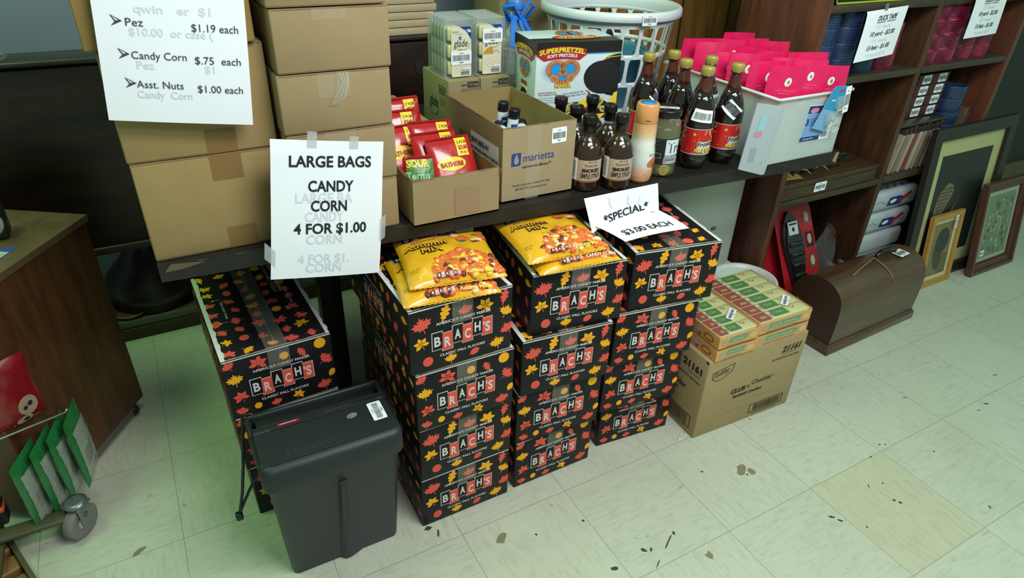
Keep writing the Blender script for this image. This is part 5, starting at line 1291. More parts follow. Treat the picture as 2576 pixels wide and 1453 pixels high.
# small labelled boxes and wrapped paperbacks in the lower right bay
sb_ = M('maroon_box', (74, 34, 40), .4, var=.08)
k = 0
for r_, z in enumerate((.693, .733, .773, .813)):
    for c_, x in enumerate((1.12, 1.215)):
        t = thing('small_carton', 'small dark maroon box, %s in the %s column of labelled boxes' % (('bottom', 'second', 'third', 'top')[r_], ('left', 'right')[c_]), 'box', (x+.045+r_*.002, .80, z), group='small maroon boxes with white price stickers')
        part('carton_body', t, lambda mb: mb.rbox((-.046, -.075, 0), (.046, .07, .0385), sb_, .0015))
        sticker(t, frame((-.046, -.075, 0), (1, 0, 0), (0, 0, 1)), .048, .020, .050, .032)
tones = [(150, 140, 116), (128, 118, 98), (164, 150, 128), (120, 66, 64), (168, 160, 138), (142, 132, 108), (112, 98, 80), (156, 148, 124), (160, 150, 130)]
for k in range(9):
    t = thing('wrapped_book', 'thin paper wrapped book, number %s from the left in the leaning row' % ('one two three four five six seven eight nine'.split()[k]), 'book', (1.058+k*.0285, .74, .4985), group='thin books leaning in the lower right bay', rot=(0, .16-.012*k, 0))
    part('book_block', t, lambda mb: mb.rbox((-.006, -.06, 0), (.006, .10, .168+.004*(k % 3)), M('book_tone_%d' % k, tones[k], .7, var=.1, scale=30, stretch=(8, 8, 1)), .002))
    part('wrapper_top', t, lambda mb: mb.rbox((-.0066, -.061, .150), (.0066, .101, .174+.004*(k % 3)), M('shrink_dark', (60, 52, 48), .2, alpha=.85), .002), 'dark glossy wrapper end')
mb = MB(); mb.rbox((1.04, .68, .6745+.004), (1.31, .86, .6905), M('shrink_dark2', (58, 50, 46), .2, var=.2, scale=40, bump=.4), .003)
tag(mb.build('wrapped_bundle'), 'dark shiny plastic wrapped bundle lying across the leaning thin books', 'bundle')
for k, x in enumerate((1.475, 1.500)):
    mb = MB(); mb.rbox((x, .70, .4985), (x+.018, .86, .70-k*.02), M('book_brown_%d' % k, ((92, 74, 60), (70, 44, 38))[k], .6, var=.1), .002); tag(mb.build('book'), ('brown', 'dark red')[k]+' book standing right of the blue tape column', 'book')

# flat wooden case on the lower left shelf
t = thing('wooden_case', 'flat dark wooden case with a price sticker on the lower left shelf', 'case', (.70, .755, .4985))
part('case_body', t, lambda mb: mb.rbox((-.245, -.088, 0), (.255, .20, .042), M('case_wood', (78, 58, 34), .4, scale=8, stretch=(1, 6, 6), rgb2=(48, 36, 22)), .004))
part('lid', t, lambda mb: mb.rbox((-.247, -.090, .043), (.257, .202, .062), M('case_wood'), .004))
sticker(t, frame((-.245, -.0905, 0), (1, 0, 0), (0, 0, 1)), .185, .030, .060, .034)
t = thing('tangled_cables', 'tangle of dark cables and clear plastic on the flat wooden case', 'cables', (.62, .76, .5615))
def f(mb):
    rn = random.Random(8)
    for k in range(6):
        P = [(-.12+.05*i+rn.uniform(-.02, .02), rn.uniform(-.06, .05), .008+rn.uniform(0, .028)) for i in range(8)]; mb.tube(P, .0035, M('near_black'), 6)
    for k in range(3): mb.tube([(-.1+k*.09+.03*cos(a), -.04+.02*sin(a), .012+.012*sin(2*a)) for a in [i*.6 for i in range(10)]], .0016, M('tape_glint'), 5)
part('cable', t, f)
part('paper_scrap', t, lambda mb: mb.add([(-.14, -.07, .004), (-.06, -.08, .004), (-.05, -.02, .012), (-.12, -.01, .01)], [(0, 1, 2, 3)], M('mustard', (150, 130, 60), .7)), 'mustard paper scrap')

# red carded shoe-sole package
def sole_pack(x, y, z, lean, rz, label, simple=False):
    t = thing('insole_package', label, 'packaging', (x, y, z), group='red carded packages in the lower left bay', rot=(-lean, 0, rz))
    CR = M('card_red', (166, 24, 34), .4, coat=.2)
    def f(mb):
        F = frame((0, 0, 0), (1, 0, 0), (0, 0, 1)); mb.prism(F, rr(-.10, 0, .10, .40, .03), 0, -.002, CR)
        if not simple:
            for k in range(4): mb.rect(F, .048, .05+k*.085, .092, .11+k*.085, M('photo_%d' % k, ((150, 110, 90), (110, 60, 50), (60, 30, 34), (140, 60, 60))[k], .4), .0006)
            for k in range(4): mb.poly(F, ell(.070, .082+k*.085, .012, .02, 10), M('photo_light', (190, 160, 140), .5), .0010)
    part('card', t, f, 'red printed card')
    if simple: return
    def g(mb):
        BLK = M('moulded_black', (24, 24, 26), .2, coat=.6); G = frame((-.035, -.001, .0), (1, 0, 0), (0, 0, 1))
        def out(s): return [(s*(.048+.010*sin(3*t_+.3))*cos(t_)*1.0, .20+s*.175*sin(t_)) for t_ in [2*pi*k/32 for k in range(32)]]
        mb.prism(G, out(1), 0, .016, BLK, True); mb.prism(G, out(.80), .016, .022, BLK, True)
        for v in (.12, .16, .20, .24): mb.rbox((-.065, -.030, v), (-.005, -.021, v+.018), BLK, .004)
        mb.rect(G, -.026, .285, .026, .335, M('tag_white', (190, 196, 196), .5), .0226); mb.poly(G, ell(0, .305, .007, .009, 10), INK(), .023); mb.rect(G, -.02, .322, .02, .328, INK(), .023)
    part('moulded_shell', t, g, 'glossy black sole-shaped plastic shell')
sole_pack(.700, .612, .044, .50, .0, 'red card package with a glossy black sole-shaped shell, facing out')
sole_pack(.660, .690, .044, .45, .06, 'plain red card package tucked behind the one with the black shell', True)
t = thing('clear_bag', 'crumpled clear plastic bag with grey panel in the lower left bay', 'bag', (.815, .74, .044))
def f(mb):
    mb.grid(lambda u, v: Vector((-.02+.13*u*(1-.6*v)+.012*sin(9*v+4*u), -.05+.03*sin(6*u+3*v), .30*v*(1-.15*u))), 14, 14, M('bag_clear', (120, 124, 118), .12, alpha=.45))
    mb.grid(lambda u, v: Vector((.02+.13*u+.008*sin(15*v), -.07+.03*sin(9*u)+.01*sin(14*v), .13*v*(1-.2*u)+.01*sin(12*u)*v)), 14, 10, M('bag_clear'))
part('film', t, f)
part('contents', t, lambda mb: (mb.rbox((-.03, -.08, 0), (.02, -.03, .09), M('pale_teal', (130, 150, 146), .5), .01), mb.rbox((.0, -.085, .05), (.04, -.05, .09), M('card_red'), .004)), 'pale teal and red contents')

# paper towel packs
for k in range(4):
    t = thing('paper_towel_pack', 'white wrapped paper goods pack, %s of the pile behind the domed case' % ('bottom', 'second lowest', 'second highest', 'topmost')[k], 'paper goods', (1.185+k*.004, .785, .0465+k*.0935), group='white packs in the lower right bay')
    part('pack_body', t, lambda mb: (mb.rbox((-.150, -.10, 0), (.130, .11, .088), M('pack_white', (176, 186, 188), .35, var=.05, scale=20, bump=.5), .022, 3)))
    def f(mb):
        F = frame((-.150, -.1005, 0), (1, 0, 0), (0, 0, 1))
        mb.poly(F, [(.08, .025), (.17, .02), (.19, .05), (.15, .06), (.09, .06)], M('label_navy'), .0006); mb.poly(F, [(.15, .02), (.23, .06), (.215, .07), (.17, .05)], M('print_red'), .001); mb.poly(F, ell(.115, .042, .020, .008, 12, .15), WHITE(), .0014)
        mb.tube([tuple(F(.01+.025*i, .045+.01*sin(i*2), 0)) for i in range(10)], .0012, M('bag_clear'), 4)
    if k >= 2: part('printing', t, f, 'blue and red brand printing')
mb = MB(); mb.grid(lambda u, v: Vector((1.05+.20*u, .70+.14*v, .4215+.024*sin(3*u)*sin(3*v)+.012*abs(sin(14*u+9*v)))), 20, 14, M('grey_film', (92, 96, 110), .3))
tag(mb.build('plastic_film'), 'crumpled grey blue plastic film on top of the white packs', 'plastic film')

# ================================================================ FLOOR, RIGHT: CASE AND FRAMES
t = thing('sewing_machine_case', 'brown wooden domed carrying case with a handle and cord, on the floor', 'case', (.815, .45, 0), radians(2))
prof = [(-.040, .030), (-.040, .05), (-.042, .12), (-.040, .185), (-.028, .225), (.0, .252), (.04, .266), (.085, .262), (.125, .240), (.150, .200), (.158, .155), (.150, .105), (.12, .05), (.10, .030)]
CWD = M('veneer_brown', (92, 66, 42), .36, scale=5, stretch=(1, 5, 5), rgb2=(62, 42, 26), coat=.3, bump=.05); CWE = M('veneer_dark', (56, 30, 18), .4, var=.12, scale=6)
def sm(prof, n=5):
    out = []
    for i in range(len(prof)-1):
        p0 = prof[max(i-1, 0)]; p1 = prof[i]; p2 = prof[i+1]; p3 = prof[min(i+2, len(prof)-1)]
        for k in range(n):
            s_ = k/n; out.append(tuple(.5*((2*p1[j])+(-p0[j]+p2[j])*s_+(2*p0[j]-5*p1[j]+4*p2[j]-p3[j])*s_*s_+(-p0[j]+3*p1[j]-3*p2[j]+p3[j])*s_**3) for j in (0, 1)))
    return out+[prof[-1]]
SP = sm(prof)
def f(mb):
    n = len(SP); L0, L1 = -.256, .250
    vs = [(L0, y, z) for y, z in SP]+[(L1, y, z) for y, z in SP]
    mb.add(vs, [(k, n+k, n+k+1, k+1) for k in range(n-1)], CWD, True)
    mb.add(vs[:n], [tuple(range(n))], CWE); mb.add(vs[n:], [tuple(range(n-1, -1, -1))], CWE)
part('domed_cover', t, f)
part('base', t, lambda mb: (mb.rbox((-.266, -.050, 0), (.260, .108, .030), CWD, .003), mb.rbox((-.262, -.046, .028), (.256, .104, .038), CWD, .002)), 'stepped wooden base')
part('handle', t, lambda mb: (mb.tube([(.03, .05, .264), (.035, .05, .285), (.06, .05, .296), (.12, .05, .296), (.145, .05, .285), (.15, .05, .262)], [.006, .007, .009, .009, .007, .006], M('handle_black', (26, 22, 22), .3), 10), mb.rbox((.018, .040, .262), (.04, .06, .269), M('aged_metal'), .002), mb.rbox((.14, .040, .260), (.162, .06, .267), M('aged_metal'), .002)), 'black handle')
part('cord', t, lambda mb: mb.tube([(-.14, .02, .264), (-.05, .04, .270), (.0, .05, .272), (.025, .052, .276), (.03, .02, .266), (.035, -.01, .250), (.05, -.035, .215)], .0025, M('cord_tan', (140, 110, 76), .7), 6), 'tan cord')
def f(mb):
    F = frame((.165, .035, .2695), (1, 0, -.02), (0, 1, .03)); barcode(mb, F, 0, 0, .062, .042, .1, .0012)
part('price_label', t, f, 'white price sticker')
def f(mb):
    SCR = M('scratch_tan', (150, 118, 80), .7); G = frame((0, -.0415, 0), (1, 0, 0), (0, 0, 1))
    mb.poly(G, [(.02, .06), (.025, .065), (.085, .155), (.083, .16)], SCR, .0008); mb.poly(G, [(.085, .16), (.09, .19), (.088, .18)], SCR, .0010)
part('scratch', t, f, 'pale scratches'); nest(t, 'handle', 'domed_cover'); nest(t, 'scratch', 'domed_cover')

def picture_frame(x, y, W, H, fw, lean, rz, label, wood, inner, mat_c, th=.022, steps=1):
    t = thing('picture_frame', label, 'picture frame', (x, y, .001), rot=(-lean, 0, rz))
    F = frame((0, 0, 0), (1, 0, 0), (0, 0, 1))
    def f(mb):
        for s_ in range(steps):
            a = fw*s_/steps; b = fw*(s_+1)/steps; e1 = th*(1-.22*s_) if steps > 1 else th
            for P in ([(a, a), (W-a, a), (W-b, b), (b, b)], [(W-a, a), (W-a, H-a), (W-b, H-b), (W-b, b)], [(W-a, H-a), (a, H-a), (b, H-b), (W-b, H-b)], [(a, H-a), (a, a), (b, b), (b, H-b)]):
                mb.prism(F, P, 0, e1-(.004 if s_ % 2 else 0), wood)
    part('frame', t, f)
    part('backing', t, lambda mb: mb.prism(F, [(fw*.9, fw*.9), (W-fw*.9, fw*.9), (W-fw*.9, H-fw*.9), (fw*.9, H-fw*.9)], .001, .006, mat_c), 'pale mount')
    part('picture', t, lambda mb: inner(mb, F, W, H, fw))
    return t
def inner_big(mb, F, W, H, fw):
    e = .0064; DK = M('photo_dark', (32, 36, 34), .35); m_ = fw+.058
    mb.poly(F, [(m_, m_), (W-m_, m_), (W-m_, H-m_-.01), (m_, H-m_-.01)], DK, e)
    for k in range(5): mb.rect(F, m_+.03+k*.055, m_, m_+.031+k*.055, H-m_-.01, M('photo_line', (70, 70, 60), .4), e+.0003)
    HC = M('honeycomb', (116, 108, 84), .5); HD = M('honeycomb_dark', (58, 50, 38), .5); rn = random.Random(5)
    P = [(m_+.04, m_+.13), (m_+.03, m_+.22), (m_+.045, m_+.29), (m_+.09, m_+.325), (m_+.13, m_+.31), (m_+.14, m_+.28), (m_+.10, m_+.20), (m_+.075, m_+.13)]
    mb.poly(F, P, HC, e+.0004)
    for i in range(7):
        for j in range(12):
            u, v = m_+.045+i*.013+(j % 2)*.006, m_+.14+j*.0145
            if v < m_+.31 and u < m_+.06+(v-m_-.10)*.36: mb.poly(F, ell(u, v, .004, .005, 6), HD, e+.0008)
    Q = [(m_+.10, m_+.02), (m_+.16, m_+.04), (m_+.175, m_+.12), (m_+.175, m_+.24), (m_+.13, m_+.16), (m_+.10, m_+.06)]
    mb.poly(F, Q, M('honeycomb2', (92, 76, 66), .5), e+.0006)
    for i in range(5):
        for j in range(9):
            u, v = m_+.108+i*.013, m_+.05+j*.014
            if v < m_+.05+(u-m_-.10)*2.4+.02 and u < m_+.172: mb.poly(F, ell(u, v, .003, .004, 6), HD, e+.001)
    mb.poly(F, [(m_+.075, m_+.12), (m_+.10, m_+.11), (m_+.15, m_+.27), (m_+.145, m_+.30)], M('hive_brown', (62, 40, 36), .5), e+.0008)
    for s_ in ((fw, fw, fw+.003, H-fw), (W-fw-.003, fw, W-fw, H-fw), (fw, H-fw-.003, W-fw, H-fw)): mb.rect(F, *s_, M('frame_gilt', (150, 116, 66), .4, .4), e+.002)
picture_frame(1.200, .575, .562, .665, .048, .12, 0, 'large black picture frame with pale green mount and honeycomb picture', M('frame_black', (38, 32, 30), .4, var=.12, scale=30), inner_big, M('mount_green', (176, 176, 124), .7))
def inner_small(mb, F, W, H, fw):
    m_ = fw+.018; e = .0064; mb.poly(F, [(m_, m_), (W-m_, m_), (W-m_, H-m_), (m_, H-m_)], M('etching_tan', (122, 112, 78), .6, var=.1, scale=40), e)
    mb.poly(F, ell(W*.52, H*.62, .045, .055, 18), M('etching_dark', (58, 60, 46), .6), e+.0004); mb.poly(F, ell(W*.44, H*.42, .030, .07, 18, .2), M('etching_mid', (74, 74, 54), .6), e+.0003)
    mb.poly(F, [(W*.50, m_), (W-m_, m_), (W-m_, H*.40), (W*.60, H*.45)], M('etching_mid2', (104, 94, 66), .6), e+.0002)
t = picture_frame(1.299, .543, .215, .312, .022, .15, 0, 'small honey coloured wooden frame with a dark portrait, leaning lowest left', M('frame_honey', (176, 130, 60), .35, var=.12, scale=20, stretch=(1, 1, 4)), inner_small, M('mount_cream', (204, 196, 150), .7), .016)
part('price_label', t, lambda mb: barcode(mb, frame((.165, -.0165, .268), (0, 0, 1), (-1, 0, 0)), 0, 0, .055, .018, 0, .001), 'white barcode price sticker')
def inner_floral(mb, F, W, H, fw):
    e = .0064; rn = random.Random(12); a = fw
    mb.poly(F, [(a, a), (W-a, a), (W-a, H-a), (a, H-a)], M('print_pale_border', (160, 164, 140), .5), e); a = fw+.012
    mb.poly(F, [(a, a), (W-a, a), (W-a, H-a), (a, H-a)], M('floral_base', (112, 128, 104), .5, var=.2, scale=30), e+.0003)
    ms = [M('floral_%d' % k, c, .5) for k, c in enumerate(((150, 158, 128), (86, 104, 84), (168, 166, 140), (120, 132, 104), (70, 90, 74)))]
    for k in range(60):
        u, v = rn.uniform(a+.018, W-a-.018), rn.uniform(a+.018, H-a-.018); mb.poly(F, ell(u, v, rn.uniform(.006, .017), rn.uniform(.004, .009), 9, rn.uniform(0, 3)), rn.choice(ms), e+.0005+k*.00001)
t = picture_frame(1.608, .513, .330, .405, .052, .19, 0, 'reddish brown ridged wooden frame with a green floral print, rightmost on the floor', M('frame_mahogany', (88, 56, 46), .35, var=.15, scale=30), inner_floral, M('print_pale_border', (160, 164, 140), .5), .026, 4)
part('price_label', t, lambda mb: barcode(mb, frame((.085, -.0075, .085), (1, 0, 0), (0, 0, 1)), 0, 0, .030, .026, 0, .001), 'white price sticker')

# ================================================================ UNDER THE TABLE, RIGHT
t = thing('plastic_chest', 'white plastic chest with rounded corners standing under the table', 'chest', (.19, .90, 0))
WP = M('chest_white', (196, 198, 188), .4, var=.02, scale=6)
part('chest_body', t, lambda mb: mb.rbox((-.20, -.145, .02), (.195, .15, .59), WP, .035, 5))
part('foot_flange', t, lambda mb: mb.rbox((-.20, -.155, .20), (.200, .155, .245), WP, .015, 4))
part('base', t, lambda mb: mb.rbox((-.17, -.12, .0), (.17, .13, .05), WP, .01, 3))
part('latch', t, lambda mb: mb.rbox((.055, -.150, .40), (.075, -.143, .412), GREY(), .002), 'small grey latch')
t = thing('round_tub', 'round white plastic tub with a wide rim behind the cracker trays', 'tub', (.300, .612, 0))
part('tub_wall', t, lambda mb: mb.lathe([(.02, .002), (.078, .0), (.083, .015), (.100, .25), (.104, .262), (.098, .262), (.094, .255), (.075, .02), (.001, .012)], M('tub_white', (196, 208, 198), .35), seg=56))
part('rim', t, lambda mb: mb.lathe([(.094, .256), (.100, .270), (.108, .272), (.112, .262), (.104, .257), (.094, .256)], M('tub_white'), seg=56, cap=False))

# ================================================================ CRACKER CARTON AND TRAYS
KX, KY = -.160, .297
t = thing('cracker_carton', 'large brown corrugated carton of sandwich crackers on the floor, printed 21161', 'box', (KX, KY, 0), radians(-2.2))
KW, KD, KH = .384, .25, .284
part('carton_body', t, lambda mb: mb.rbox((0, 0, 0), (KW, KD, KH), M('cardboard_orange', (162, 142, 100), .85, var=.05, scale=14, bump=.06), .004))
def f(mb):
    F = frame((0, 0, 0), (1, 0, 0), (0, 0, 1)); K = M('stamp_black', (58, 46, 36), .7); C_ = M('cardboard_orange')
    mb.text(F, '21161', KW-.098, KH-.052, .030, K, w=.080, bold=.05, shear=.25); mb.text(F, '12-8 TRAYS', KW-.092, KH-.062, .007, K, w=.058, shear=.2, res=2); mb.text(F, '120 SANDWICH CRACKERS', KW-.130, KH-.076, .009, K, w=.112, bold=.02, shear=.25, res=2)
    # shield shaped script mark
    sh = [(.020, KH-.045), (.100, KH-.030), (.094, KH-.058), (.062, KH-.074), (.040, KH-.078), (.022, KH-.066)]
    mb.tube([tuple(F(u, v, .0002)) for u, v in sh], .0010, K, 4, closed=True); mb.tube([tuple(F(.022+(u-.022)*.93+.002, v*.985+.003, .0002)) for u, v in sh], .0005, K, 4, closed=True)
    mb.text(F, 'Keebler', .026, KH-.062, .021, K, w=.060, bold=.06, ang=.14, shear=.2, e=.001); mb.text(F, 'Keebler', .026, KH-.062, .021, C_, w=.060, bold=.0, ang=.14, shear=.2, e=.0016)
    mb.text(F, 'CLUB', .112, .132, .022, K, w=.058, bold=.06, shear=.15); mb.text(F, '&', .176, .137, .014, K, w=.010, bold=.03); mb.text(F, 'Cheddar', .192, .142, .024, K, w=.086, bold=.01, shear=.15); mb.text(F, '\u00ae', .285, .144, .008, K, res=1)
    mb.text(F, 'Sandwich Crackers', .124, .112, .0145, K, w=.118, bold=.05, shear=.25)
    mb.text(F, 'keep in a cool dry place', .11, .060, .008, M('stamp_faint', (166, 132, 96), .8), w=.075, res=2); mb.text(F, 'best before', .22, .085, .008, M('stamp_faint'), w=.045, res=2)
    def bc(G, u0, v0, w_, h_):
        for a in ((u0, v0, u0+w_, v0+.003), (u0, v0+h_-.003, u0+w_, v0+h_), (u0, v0, u0+.003, v0+h_), (u0+w_-.003, v0, u0+w_, v0+h_)): mb.rect(G, *a, K, .0006)
        rn = random.Random(7); x = u0+.018
        while x < u0+w_-.014: d = rn.choice((.001, .0018, .003)); mb.rect(G, x, v0+.006, x+d, v0+h_-.006, K, .0006); x += d+rn.choice((.0012, .002))
        for k in range(9): mb.rect(G, u0+.02+k*(w_-.04)/9, v0-.008, u0+.026+k*(w_-.04)/9, v0-.004, K, .0006)
    bc(F, KW-.172, .020, .140, .036)
    G = frame((0, KD, 0), (0, -1, 0), (0, 0, 1))
    mb.text(G, '21161', .150, KH-.062, .030, K, w=.080, bold=.05); mb.text(G, '12-8 TRAYS', .176, KH-.078, .009, K, w=.05, res=2); mb.text(G, '120 SANDWICH CRACKERS', .12, KH-.096, .009, K, w=.112, bold=.03, res=2)
    mb.text(G, 'Cheddar', .09, .142, .026, K, w=.092, bold=.02); mb.text(G, 'Sandwich Crackers', .05, .122, .015, K, w=.10, bold=.04); mb.text(G, '\u00ae', .190, .120, .010, K, res=1)
    bc(G, .090, .020, .135, .046)
    mb.poly(G, ell(KD-.008, KH-.006, .006, .004, 8), M('near_black'), .0006)
part('printing', t, f, 'black stamped lettering and barcodes')
def tray(x, z, w, label, top=True):
    t = thing('cracker_tray', label, 'snack tray', (x, KY-.004, z), radians(-2.2), 'shrink wrapped cracker trays on the brown carton')
    D_, H_ = .252, .0405; OR = M('tray_orange', (226, 158, 54), .4, coat=.3); OE = M('tray_pale', (222, 184, 120), .4)
    def f(mb):
        th = .0025
        for a, b in (((0, 0, 0), (w, th, H_-.006)), ((0, D_-th, 0), (w, D_, H_-.006)), ((0, th, 0), (th, D_-th, H_-.002)), ((w-th, th, 0), (w, D_-th, H_-.002)), ((th, th, 0), (w-th, D_-th, th))): mb.box(a, b, OR)
    part('tray_walls', t, f, 'orange printed cardboard')
    def f(mb):
        F = frame((0, 0, 0), (1, 0, 0), (0, 0, 1)); GRN = M('tray_teal', (84, 150, 116), .4)
        mb.poly(F, [(.035, .012), (w-.045, .012), (w-.040, .030), (.040, .030)], GRN, .0006); mb.text(F, 'Club & Cheddar', .046, .017, .0095, M('packet_cream', (206, 204, 140), .4), w=w-.100, bold=.02, shear=.2, e=.001, res=2)
        mb.poly(F, ell(.022, .018, .012, .009, 10), M('tray_grey', (170, 160, 150), .5), .0008); mb.rect(F, .03, .001, w-.05, .006, M('tray_deep', (190, 124, 40), .4), .0006); mb.poly(F, ell(w-.022, .018, .014, .010, 10), OE, .0008)
        G = frame((0, D_, 0), (0, -1, 0), (0, 0, 1))
        mb.poly(G, ell(D_-.040, .017, .020, .011, 18), PRD(), .0006); mb.rect(G, D_-.052, .012, D_-.028, .022, PYL(), .001)
        mb.poly(G, ell(D_-.082, .020, .011, .010, 14), M('hat_lilac', (206, 160, 200), .4), .0008); mb.poly(G, ell(D_-.076, .009, .005, .005, 10), M('print_rust'), .001)
        mb.rect(G, .02, .010, .14, .030, M('tray_darkgreen', (30, 60, 40), .4), .0006)
    part('printing', t, f, 'teal and red printing')
    if top:
        n = 6
        for k in range(n):
            y0 = .006+k*.0402
            def f(mb):
                CR = M('packet_cream'); mb.rbox((.004, y0, .012), (w-.006, y0+.038, H_-.001), CR, .003)
                F = frame((0, y0, H_-.0008), (1, 0, 0), (0, 1, 0)); u = w/.205
                mb.rect(F, .005, .0, .052*u, .0375, M('packet_darkred', (150, 24, 26), .3), .0006); mb.poly(F, [(.018, .010), (.042*u, .010), (.040*u, .020), (.020, .020)], M('packet_lime', (150, 160, 40), .4), .0010)
                mb.rect(F, .068*u, .005, .125*u, .036, M('packet_green', (36, 120, 50), .3), .0006); mb.text(F, 'Club', .076*u, .017, .014, M('packet_lime'), w=.034*u, bold=.04, shear=.2, e=.001, res=2)
                mb.poly(F, ell(.066*u, .016, .010, .009, 10), M('cracker_grey', (150, 136, 110), .6), .0005)
                mb.tube([tuple(F(.140*u+.02*s_*u, .026+.006*sin(7*s_), .0006)) for s_ in [i/6 for i in range(7)]], .0009, M('print_rust'), 4)
                mb.tube([(.056*u, y0+.038, H_), (w-.008, y0+.038, H_)], .0016, M('seam_cream', (190, 192, 120), .3), 5)
            part('cracker_packet', t, f, 'cream packet with red and green print')
    def f(mb):
        FL = M('shrink_film', (215, 222, 210), .06, alpha=.10); mb.rbox((-.001, -.002, -.0005), (w+.001, D_+.001, H_+.002), FL, .004, 2)
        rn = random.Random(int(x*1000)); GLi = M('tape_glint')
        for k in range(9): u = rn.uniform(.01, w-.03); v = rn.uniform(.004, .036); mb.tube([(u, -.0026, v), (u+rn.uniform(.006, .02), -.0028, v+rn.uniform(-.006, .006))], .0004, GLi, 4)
    part('shrink_film', t, f, 'clear shrink film')
    return t, w, D_, H_
for z, tp in ((KH+.001, False), (KH+.044, True)):
    lv = 'upper' if tp else 'lower'
    a, w_, d_, h_ = tray(KX+.012, z, .146, 'orange shrink wrapped cracker tray, %s left one on the brown carton' % lv, tp)
    if tp: part('price_label', a, lambda mb: barcode(mb, frame((.105, .075, h_+.003), (.80, .60, 0), (-.60, .80, 0)), 0, 0, .060, .020, pi*.0, .001), 'white barcode price sticker')
    a, w_, d_, h_ = tray(KX+.164, z, .205, 'orange shrink wrapped cracker tray, %s right one on the brown carton' % lv, tp)
    if tp: part('price_label', a, lambda mb: barcode(mb, frame((.155, .060, h_+.003), (.80, .60, 0), (-.60, .80, 0)), 0, 0, .060, .020, 0, .001), 'white barcode price sticker')
    mb = None
    part('film_tail', a, lambda mb: mb.grid(lambda u, v: Vector((.205+.022*u+.004*sin(9*v), .02+.05*v+.006*sin(8*u), .004+.02*v*u+.012*sin(7*v)*u)), 8, 10, M('bag_clear')), 'loose crumpled end of shrink film')

# ================================================================ PAPER SHREDDER
t = thing('paper_shredder', 'dark grey plastic paper shredder with a bin and black power cord', 'shredder', (-1.187, .41, 0), radians(-.8))
SG = lambda: M('shredder_grey', (31, 37, 43), .45, var=.05, scale=60); SG2 = lambda: M('shredder_head', (31, 37, 40), .5, var=.05, scale=90)
def loop_rr(x0, y0, x1, y1, z, r=.02): return [(x, y, z) for x, y in rr(x0, y0, x1, y1, r, 4)]
def f(mb):
    L_ = [loop_rr(-.122, -.028, .130, .118, 0, .014), loop_rr(-.124, -.032, .132, .120, .012, .018), loop_rr(-.138, -.078, .140, .124, .335, .020), loop_rr(-.140, -.080, .142, .124, .338, .020)]
    n = len(L_[0]); vs = sum(L_, []); fs = []
    for j in range(len(L_)-1):
        for k in range(n): fs.append((j*n+k, j*n+(k+1) % n, (j+1)*n+(k+1) % n, (j+1)*n+k))
    mb.add(vs, fs, SG(), True); mb.add(L_[0], [tuple(range(n-1, -1, -1))], SG()); mb.add(L_[-1], [tuple(range(n))], SG())
part('waste_bin', t, f)
def f(mb):                                           # tapering rib on the bin's front
    def fr_(z, u): y = -.030-(.050)*(z/.335); return (u, y, z)
    W0, W1 = .022, .005
    fr_ = lambda z, u: (u, -.0322-.0465*((z-.012)/.323), z)
    P = []
    vs = [fr_(.004, -.012), fr_(.004, .040), fr_(.295, .018), fr_(.295, .000)]
    c = [(-.002, -.041, .004), (.010, -.041, .004), (.010, -.079, .285), (.004, -.079, .285)]
    mb.add(vs+c, [(4, 5, 6, 7), (0, 4, 7, 3), (5, 1, 2, 6), (7, 6, 2, 3), (0, 1, 5, 4)], SG(), False)
part('front_rib', t, f)
def f(mb):
    prof = [(.338, .0), (.346, .004), (.392, .002), (.400, -.008), (.401, -.014)]
    L_ = [loop_rr(-.146-g*.3, -.090-g, .146+g*.3, .092, z, .022) for z, g in prof]
    n = len(L_[0]); vs = sum(L_, []); fs = []
    for j in range(len(L_)-1):
        for k in range(n): fs.append((j*n+k, j*n+(k+1) % n, (j+1)*n+(k+1) % n, (j+1)*n+k))
    mb.add(vs, fs, SG2(), True); mb.add(L_[0], [tuple(range(n-1, -1, -1))], SG2())
    mb.add([(-.139, -.074, .401), (.139, -.074, .401), (.139, .048, .401), (-.139, .048, .401)], [(0, 1, 2, 3)], SG2())
    mb.add([(x, y, .4009) for x, y in rr(-.141, -.075, .141, .05, .018, 4)], [tuple(range(20))], SG2())
    # deep well behind the slot with its rim
    mb.rbox((-.146, .088, .330), (.146, .100, .400), SG2(), .005); mb.rbox((-.149, .03, .330), (-.138, .098, .400), SG2(), .005); mb.rbox((.138, .03, .330), (.149, .098, .400), SG2(), .005)
    mb.rbox((-.141, .026, .36), (.141, .040, .4035), SG(), .003)
part('shredder_head', t, f)
def f(mb): mb.rbox((-.105, .0245, .4012), (.125, .0285, .4042), M('near_black'), .0008); mb.rbox((-.13, .0415, .345), (.13, .0855, .390), M('well_black', (14, 15, 16), .6), .002)
part('paper_slot', t, f, 'black paper slot and well')
def f(mb):
    F = frame((0, 0, .4015), (1, 0, 0), (0, 1, 0)); RD = M('badge_red', (190, 20, 60), .4)
    mb.prism(F, [(-.090, .031), (-.045, .031), (-.043, .037), (-.088, .037)], .002, .003, RD); mb.rect(F, -.085, .0335, -.050, .0345, WHITE(), .0034)
    mb.text(F, 'MAXIMUM 6 SHEET CAPACITY', .01, .0315, .0045, GREY(), w=.060, e=.0026, res=2)
    mb.poly(F, ell(.060, -.002, .012, .008, 16, .2), M('switch_clear', (120, 128, 124), .15), .0006); mb.poly(F, ell(.055, -.004, .004, .003, 10), GREY(), .001)
    for k in range(6): mb.tube([tuple(F(-.085+k*.016+.0055*cos(a), -.055+.0045*sin(a), .0002)) for a in [i*pi/4 for i in range(8)]], .0004, M('icon_grey', (74, 82, 82), .5), 4, closed=True)
part('printing', t, f, 'red badge and small printed icons')
part('price_label', t, lambda mb: barcode(mb, frame((.113, -.010, .4016), (0, 1, 0), (-1, 0, 0)), 0, 0, .060, .030, 0, .0006), 'white barcode price sticker')
